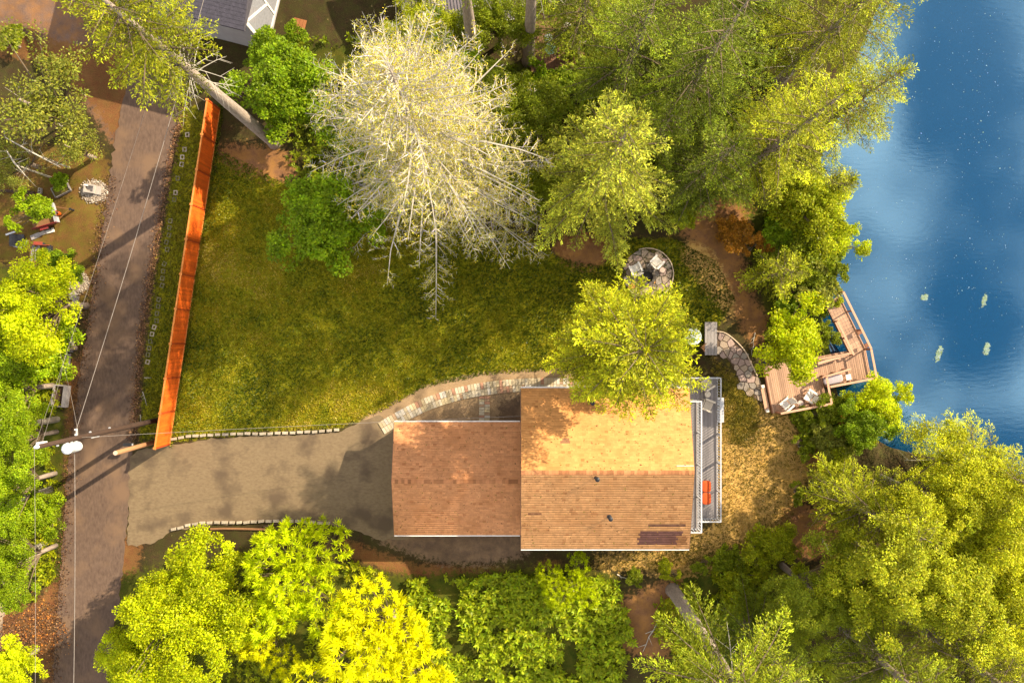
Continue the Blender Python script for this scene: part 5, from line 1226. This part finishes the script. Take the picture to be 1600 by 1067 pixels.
# broadleaf greenery round the pale tree
plant('maple_tree', 'brdB', at(520, 350, 4), 'bright green maple at the lower left of the pale twiggy tree', 'broad', s=.95)
plant('maple_tree', 'brdB', at(455, 150, 4), 'bright green maple beside the white gabled house', 'broad', s=.9)
plant('maple_tree', 'brdB', at(690, 110, 4), 'green maple between the pale tree and the shed', 'broad', s=.8)
plant('maple_tree', 'brdC', at(800, 190, 4), 'dark green leafy tree right of the pale twiggy tree', 'shrub', s=.9)
plant('maple_tree', 'brdB', at(590, 250, 3), 'green maple hidden under the pale twiggy tree', 'broad', s=1.0)
plant('maple_tree', 'brdC', at(780, 20, 5), 'small leafy tree over the right end of the shed roof', 'shrub', s=.75)
plant('maple_tree', 'brdC', at(835, 310, 2), 'dark leafy tree between the pale tree and the fire pit fir', 'shrub', s=.55)
plant('maple_tree', 'brdC', at(648, 25, 5), 'leafy tree over the left end of the shed roof', 'shruby', s=.7)
plant('maple_tree', 'brdB', at(430, 75, 4), 'green maple pressed against the white gable', 'broad', s=.6)
# bottom
plant('alder_tree', 'brdA', at(272, 946, 5.6), 'round yellow-green broadleaf tree beside the road below the driveway', 'broady', rz=1.0, s=.98)
plant('alder_tree', 'brdA', at(225, 1060, 4.6), 'yellow-green tree at the bottom edge beside the road', 'broady', rz=2.6, s=.72)
plant('pine_tree', 'pinB', at(440, 922, 5), 'fluffy green yellow pine below the driveway blocks', 'pineg', rz=.4, s=.92)
plant('pine_tree', 'pinA', at(600, 995, 5), 'large bright yellow pine at the bottom of the picture', 'pine', rz=1.4, s=1.05)
plant('pine_tree', 'pinA', at(390, 985, 4), 'bright yellow pine between the green pine and the round tree', 'pine', rz=3.0, s=.6)
plant('pine_tree', 'pinB', at(895, 918, 2.4), 'small yellow-green pine alone below the house eave', 'pineg', rz=2.2, s=.46)
# lower right woodland
plant('fir_tree', 'firG', (11.8, -18.2), 'tall fir with thick bare grey trunk below the house corner', 'fir', s=1.1, sz=.95, rz=.3, group=G2)
LR = [((23.0, -11.0), 'firC', 'firy', .95, 'broad yellow fir nearest the dry grass east of the house'), ((26.8, -9.9), 'brdD', 'cedar', .95, 'bright fir on the lower lake shore'), ((31.0, -8.6), 'firC', 'cedar', .95, 'bright fir at the right edge by the lake'),
      ((19.8, -16.4), 'brdD', 'fir', .8, 'shaded fir behind the thick bare trunk'), ((24.6, -14.6), 'brdD', 'firy', 1.1, 'tall yellow fir in the middle of the lower right woodland'), ((29.8, -14.0), 'brdD', 'cedar', 1.0, 'fir at the right edge of the lower woodland'),
      ((22.8, -19.6), 'firB', 'fir', 1.0, 'dark fir near the bottom edge of the lower woodland'), ((28.4, -19.8), 'firB', 'firy', 1.0, 'fir in the bottom right corner'), ((16.6, -20.2), 'firC', 'fird', .85, 'dark fir right of the thick bare trunk at the bottom'),
      ((18.0, -14.4), 'shrC', 'shruby', .8, 'leafy bush left of the shaded fir'), ((34.0, -12.0), 'firC', 'firy', .9, 'fir half outside the right edge'), ((33.5, -18.0), 'firB', 'firy', .9, 'fir outside the bottom right corner')]
for p, k, lf, s, lab in LR: plant('fir_tree' if k[0] == 'f' else 'alder_tree' if k[0] == 'b' else 'leafy_bush', k, p, lab if k[0] != 'b' else lab.replace('fir', 'alder'), lf, s, group=G2)
# left side
LT = [(at(45, 470, 6), 'brdC', 'broady', 1.0, 'bright yellow leafy tree left of the gravel heap'), (at(58, 545, 4), 'brdB', 'lime', .75, 'green leafy tree above the timber planter'), (at(5, 610, 5), 'brdC', 'lime', .85, 'leafy tree left of the timber planter'),
      (at(15, 760, 4.5), 'brdC', 'lime', .8, 'leafy tree below the white transformer'), (at(50, 800, 3), 'brdB', 'lime', .55, 'low leafy tree at the left road verge'), (at(25, 880, 4), 'brdC', 'lime', .75, 'leafy tree at the left edge above the pale slab'),
      (at(10, 690, 5), 'brdC', 'lime', .7, 'leafy tree at the left edge level with the utility pole'), (at(12, 1045, 3), 'brdB', 'broady', .6, 'bright bush tree in the bottom left corner'), (at(95, 425, 2), 'brdB', 'broad', .45, 'small bright green tree beside the gravel heap'), (at(-25, 520, 6), 'firC', 'firy', .7, 'fir at the left edge behind the leafy trees')]
for p, k, lf, s, lab in LT: plant('fir_tree' if k[0] == 'f' else 'leafy_tree', k, p, lab, lf, s, group='trees left of the road')
plant('olive_tree', 'olv', at(60, 170, 4), 'dull olive tree with dead grey limbs at upper left', 'olive', s=1.75)
plant('olive_tree', 'olv', at(120, 235, 2), 'smaller dull olive tree above the culvert box', 'olive', s=1.0)
plant('olive_tree', 'olv', at(30, 250, 2), 'dull olive bush above the long dark timber', 'olive', s=.9)
# brush heap on the trailer: a leafy bush
SHR = [ # px, py, key, leaf, scale, label, z
 (58, 328, 'shrB', 'lime', 1.15, 'green cut brush piled on the upper trailer', .45), (85, 275, 'shrA', 'broad', .5, 'small green bush above the raised bed', 0), (8, 60, 'shrA', 'shrub', .7, 'green bush at the upper left edge', 0),
 (1163, 362, 'shrA', 'orange', .95, 'russet and dark bush left of the shore shrubs', 0), (1188, 380, 'shrB', 'orange', .7, 'orange tinted bush above the flat fir shrub', 0),
 (1215, 355, 'shrA', 'broad', 1.1, 'bright green bush behind the russet bush', 0), (1240, 315, 'shrC', 'shruby', 1.15, 'tall green shore bush below the overhanging firs', 0), (1275, 345, 'shrC', 'shruby', 1.05, 'tall pale green bush at the water edge', 0), (1318, 368, 'shrC', 'broady', .8, 'bright leafy bush leaning over the lake', 0),
 (1255, 420, 'shrA', 'shrub', 1.25, 'dark green bush in the middle of the shore shrubs', 0), (1290, 420, 'shrB', 'shrub', 1.25, 'green bush at the water above the dock ramp', 0), (1268, 462, 'shrA', 'olive', 1.15, 'olive shore bush above the dock ramp', 0), (1300, 452, 'shrB', 'shruby', .8, 'bright bush at the head of the dock ramp', 0),
 (1240, 468, 'shrB', 'broad', .9, 'deep green bush above the round yellow bush', 0), (1221, 526, 'shrC', 'broady', 1.15, 'round dense yellow-green bush beside the dock', 0), (1293, 520, 'shrB', 'shrub', .75, 'bush between the dock bench and the ramp', 0), (1270, 510, 'shrA', 'shrub', .7, 'bush right of the round yellow-green bush', 0),
 (1376, 634, 'brdB', 'broady', .62, 'bright green tree standing in the lake below the dock', 0), (1340, 660, 'brdB', 'broad', .5, 'green tree at the water below the dock corner', 0), (1300, 650, 'shrA', 'shrub', .85, 'green bush below the dock railing', 0), (1270, 650, 'shrB', 'shrub', .55, 'small bush under the dock left corner', 0),
 (1338, 660, 'shrA', 'orange', 1.0, 'orange russet bush below the dock', 0), (1310, 690, 'shrA', 'olive', .9, 'brown olive bush left of the lower shore firs', 0), (1262, 702, 'shrB', 'shrub', .6, 'small round bush alone at the edge of the dry grass', 0),
 (1140, 868, 'shrA', 'shrub', .75, 'round green bush right of the house corner', 0), (1165, 905, 'shrA', 'shruby', .85, 'low bush below the round green bush', 0), (1100, 890, 'shrB', 'shrub', .5, 'low green bush above the thick trunk', 0), (1045, 895, 'shrB', 'shruby', .6, 'small bright bush below the house eave', 0), (1000, 912, 'shrA', 'shrub', .45, 'small bush left of the thick bare trunk', 0),
 (1150, 945, 'shrA', 'shruby', .9, 'leafy bush right of the thick bare trunk', 0), (1190, 870, 'shrA', 'olive', .6, 'thin olive bush near the dry grass', 0), (1255, 775, 'shrB', 'shrub', .55, 'tiny bush at the foot of the yellow fir', 0), (1235, 915, 'shrC', 'shruby', .7, 'leafy bush in front of the shaded fir', 0),
 (1300, 735, 'shrA', 'shruby', .9, 'yellow bush at the left foot of the shore firs', 0), (840, 130, 'shrA', 'broad', 1.2, 'dark green bush left of the patio', 0), (1060, 330, 'shrA', 'shruby', .8, 'yellow-green bush at the foot of the fire pit fir', 0), (1010, 330, 'shrB', 'shruby', .8, 'pale bush behind the bare soil', 0)]
for px, py, k, lf, s, lab, z in SHR:
    p = P(px, py, 1.5); plant('bush' if k[0] == 's' else 'shore_tree', k, (p.x, p.y), lab, lf, s, cat='bush' if k[0] == 's' else 'tree', zoff=z, group='bushes')
p = P(1203, 430, 1); plant('young_fir', 'lowfir', (p.x, p.y), 'young flat fir above the flagstone path end', 'firy', s=1.0)
p = P(1290, 300, 1); plant('young_fir', 'lowfir', (p.x, p.y), 'young fir at the water edge under the tall firs', 'firy', s=.9)

# leafy undergrowth
def undergrowth(name, polys, n, size, leaf, label, seed, h=.5, per=12, maskout=None):
    g = np.random.default_rng(seed); Lf = Leaves()
    for q in polys:
        w = poly_px(q); a = np.array(w); lo, hi = a.min(0), a.max(0); c = lo+g.random((n, 2))*(hi-lo); c = c[inside(c[:, 0], c[:, 1], w)]
        c = c[vnoise(c[:, 0], c[:, 1], 1.4, seed) > .36]; k = len(c)
        z = gzv(c[:, 0], c[:, 1])+h*g.random(k)**1.5; val = 1+g.normal(0, .2, k)
        cc = np.repeat(np.c_[c, z], per, 0); a = g.random(k*per)*6.28; el = .1+.6*g.random(k*per)
        d = np.c_[np.cos(a), np.sin(a), el]; l = size*(.55+.7*g.random(k*per))
        Lf.add(cc+g.normal(0, .05, cc.shape), d, np.c_[g.normal(0, .35, (k*per, 2)), np.ones(k*per)], l, l*(.3+.15*g.random(k*per)), tint(g, k*per, 1, .1, .2)*np.repeat(val, per)[:, None])
    o = link(name, Lf.mesh(name, LM[leaf])); return tag(o, label, 'undergrowth', kind='stuff')
undergrowth('fern_undergrowth', [[(640, 905), (830, 892), (960, 900), (990, 1000), (960, 1090), (640, 1090)]], 3400, .34, 'fern', 'lush green ferns and brambles below the house', 41, .7)
undergrowth('bramble_undergrowth', [[(500, 860), (640, 905), (700, 1090), (170, 1090), (180, 950), (300, 850)]], 2600, .28, 'shruby', 'yellow-green undergrowth beneath the yellow pines', 42, .5)
undergrowth('shore_undergrowth', [[(1190, 330), (1290, 260), (1300, 470), (1290, 545), (1190, 540), (1215, 450)], [(1230, 640), (1320, 640), (1350, 690), (1280, 740)]], 2200, .24, 'shrub', 'mixed low growth under the shore bushes', 43, .6)
undergrowth('woodland_undergrowth', [[(1040, 885), (1230, 870), (1300, 900), (1300, 1090), (1060, 1090), (1000, 960)]], 2600, .26, 'shruby', 'low leafy growth round the thick bare trunk', 44, .55)
undergrowth('verge_undergrowth', [[(-60, 420), (100, 480), (100, 640), (85, 700), (92, 780), (88, 900), (60, 935), (-60, 930)]], 2600, .26, 'shruby', 'low leafy growth left of the road', 45, .6)
undergrowth('back_undergrowth', [[(440, 60), (640, 60), (860, 120), (850, 340), (500, 310), (440, 240)], [(880, 40), (1250, 40), (1200, 290), (880, 330)]], 3000, .28, 'shrub', 'dark low growth beneath the upper trees', 46, .7)

# fallen branches and sticks
def stick(p0, p1, r0, label, seed, twigs=4, z=.06, m=pale_b, name='fallen_branch'):
    r_ = random.Random(seed); p0, p1 = P(*p0, .1), P(*p1, .1); p0.z = gz(p0.x, p0.y)+z; p1.z = gz(p1.x, p1.y)+z; d = p1-p0; n_ = Vector((-d.y, d.x, 0)).normalized(); b = MB()
    pts = [p0.lerp(p1, i/5)+n_*r_.uniform(-.04, .04)*d.length for i in range(6)]; b.tube(pts, [r0*(1-.14*i) for i in range(6)], 6)
    for k in range(twigs):
        q = pts[1+k % 4]; e = q+(d.normalized()*.6+n_*r_.choice((-1, 1))*r_.uniform(.4, .9)+Vector((0, 0, .15)))*d.length*.25; b.tube([q, e], [r0*.5, r0*.15], 4)
    o = b.build(name, m); tag(o, label, 'branch', 'fallen branches'); return o
stick((1030, 962), (1005, 1018), .06, 'bare grey fallen branch on the brown slope', 1, 6)
stick((964, 898), (979, 904), .05, 'short pale stick below the house eave', 2, 2)
stick((1283, 838), (1300, 868), .05, 'pale forked branch on the soil by the shaded fir', 3, 3); stick((1318, 868), (1345, 876), .09, 'thick pale fallen limb under the yellow fir', 4, 3)
stick((222, 612), (228, 634), .035, 'thin pale stick on the verge by the road', 5, 2); stick((218, 648), (220, 660), .03, 'small stick on the verge above the pole', 6, 1); stick((225, 590), (236, 590), .035, 'pale forked stick beside the orange fence', 7, 2)
stick((125, 140), (135, 152), .03, 'thin stick on the red soil at upper left', 8, 2)
stick((1180, 520), (1175, 555), .04, 'grey twisted stick by the lamp post', 9, 3)
# dead grey limbs in the olive tree
for k, (a, c) in enumerate((((8, 215), (95, 262)), ((30, 150), (60, 190)), ((10, 235), (40, 275)))):
    b = MB(); r_ = random.Random(k); p0, p1 = P(*a, 3.6), P(*c, 3.0); b.tube([p0, p0.lerp(p1, .5)+Vector((0, 0, .2)), p1], [.03, .06, .02], 5)
    for j in range(12): q = p0.lerp(p1, r_.random()); b.tube([q, q+Vector((r_.uniform(-1, 1), r_.uniform(-1, 1), r_.uniform(.1, .5)))], [.018, .005], 3, False)
    b.tube([p0.lerp(p1, .6), Vector((*p0.lerp(p1, .6).xy, gz(*p0.lerp(p1, .6).xy)-.1))], [.05, .08], 6)
    tag(b.build('dead_tree', pale_b), ['leaning dead grey tree among the olive trees at left', 'dead grey sapling at the top of the olive tree', 'small dead tree above the long dark timber'][k], 'dead tree')

for k, (px, py, zz, hh, lab) in enumerate(((36, 664, 3.5, 8.0, 'bare pale snag rising among the leafy trees near the transformer'), (24, 782, 3.5, 7.5, 'bare pale snag above the left road verge'), (14, 874, 3.5, 7.5, 'bare pale snag near the left edge above the pale slab'))):
    r_ = random.Random(k+50); p = P(px, py, zz); t_ = thing('dead_tree', lab, 'dead tree', (p.x, p.y, gz(p.x, p.y)))
    b = MB(); b.tube([(0, 0, -.2), (.05, .02, hh*.5), (-.05, .1, hh)], [.24, .19, .06], 9); b.build('trunk', pale_b, t_, True)
    for j in range(14):
        z = hh*(.4+.58*r_.random()); a = r_.random()*6.28; l = .5+1.5*r_.random()*(1-.5*z/hh); b = MB(); q = Vector((math.cos(a)*l, math.sin(a)*l, z+l*.25))
        b.tube([(0, .03, z), Vector((0, .03, z)).lerp(q, .5)+Vector((0, 0, .08)), q], [.035, .022, .008], 4, False)
        for s_ in (-1, 1): m_ = Vector((0, .03, z)).lerp(q, .55)+Vector((0, 0, .07)); b.tube([m_, m_+Vector((math.cos(a+s_*.8), math.sin(a+s_*.8), .2))*l*.35], [.014, .005], 3, False)
        b.build('limb', pale_b, t_)

# ------------------------------------------------------------------ floating leaves and pollen on the lake
g = np.random.default_rng(77); n = 800
cx = np.array([(1490, 150), (1510, 250), (1480, 420), (1540, 420), (1560, 300), (1440, 500), (1500, 60), (1400, 420)]); ci = g.integers(0, len(cx), n)
q = cx[ci]+g.normal(0, 1, (n, 2))*np.array([48, 60]); uni = g.random(n) < .3; q[uni] = np.c_[1330+g.random(uni.sum())*300, g.random(uni.sum())*700]
s = (H0-WZ)/F; pos = np.c_[(q[:, 0]-800)*s, -(q[:, 1]-533.5)*s, np.full(n, WZ+.008)]; ok = inside(pos[:, 0], pos[:, 1], lake); pos = pos[ok]; n = len(pos)
Lf = Leaves(); d = np.c_[g.normal(size=(n, 2)), np.zeros(n)]; l = .035+.07*g.random(n)**4; Lf.add(pos, d, np.tile([0, 0, 1.], (n, 1)), l, l*.6, tint(g, n, 1, .05, .3), .5, .02)
tag(link('floating_leaves', Lf.mesh('floating_leaves', leafmat('floating_bits', (.26, .33, .36), .1, .02))), 'tiny pale leaves and pollen drifting on the lake', 'leaves', kind='stuff')
for i, (px, py, rx, ry, lab) in enumerate(((1538, 470, .10, .42, 'pale green algae streak beside the dark lake band'), (1467, 553, .18, .55, 'long faint algae patch on the lake right of the dock'), (1445, 465, .22, .14, 'small algae patch in the middle of the lake'), (1542, 545, .14, .45, 'pale algae streak at the right edge of the lake'), (1497, 660, .45, .3, 'grey algae patch above the lower shore firs'))):
    k = 130; a = g.random(k)*6.28; rr = np.sqrt(g.random(k)); c = P(px, py, WZ); pos = np.c_[c.x+rx*rr*np.cos(a)+.25*ry*np.sin(a)*rr, c.y+ry*rr*np.sin(a), np.full(k, WZ+.006+.001*i)+g.random(k)*.006]
    Lf = Leaves(); Lf.add(pos, np.c_[g.normal(size=(k, 2)), np.zeros(k)], np.tile([0, 0, 1.], (k, 1)), .08+.12*g.random(k), .05+.07*g.random(k), tint(g, k, 1, .05, .2), .5, .02)
    tag(link('algae_patch', Lf.mesh('algae_patch', leafmat('algae', (.20, .27, .20), .1, .02))), lab, 'algae', 'algae patches on the lake', kind='stuff')
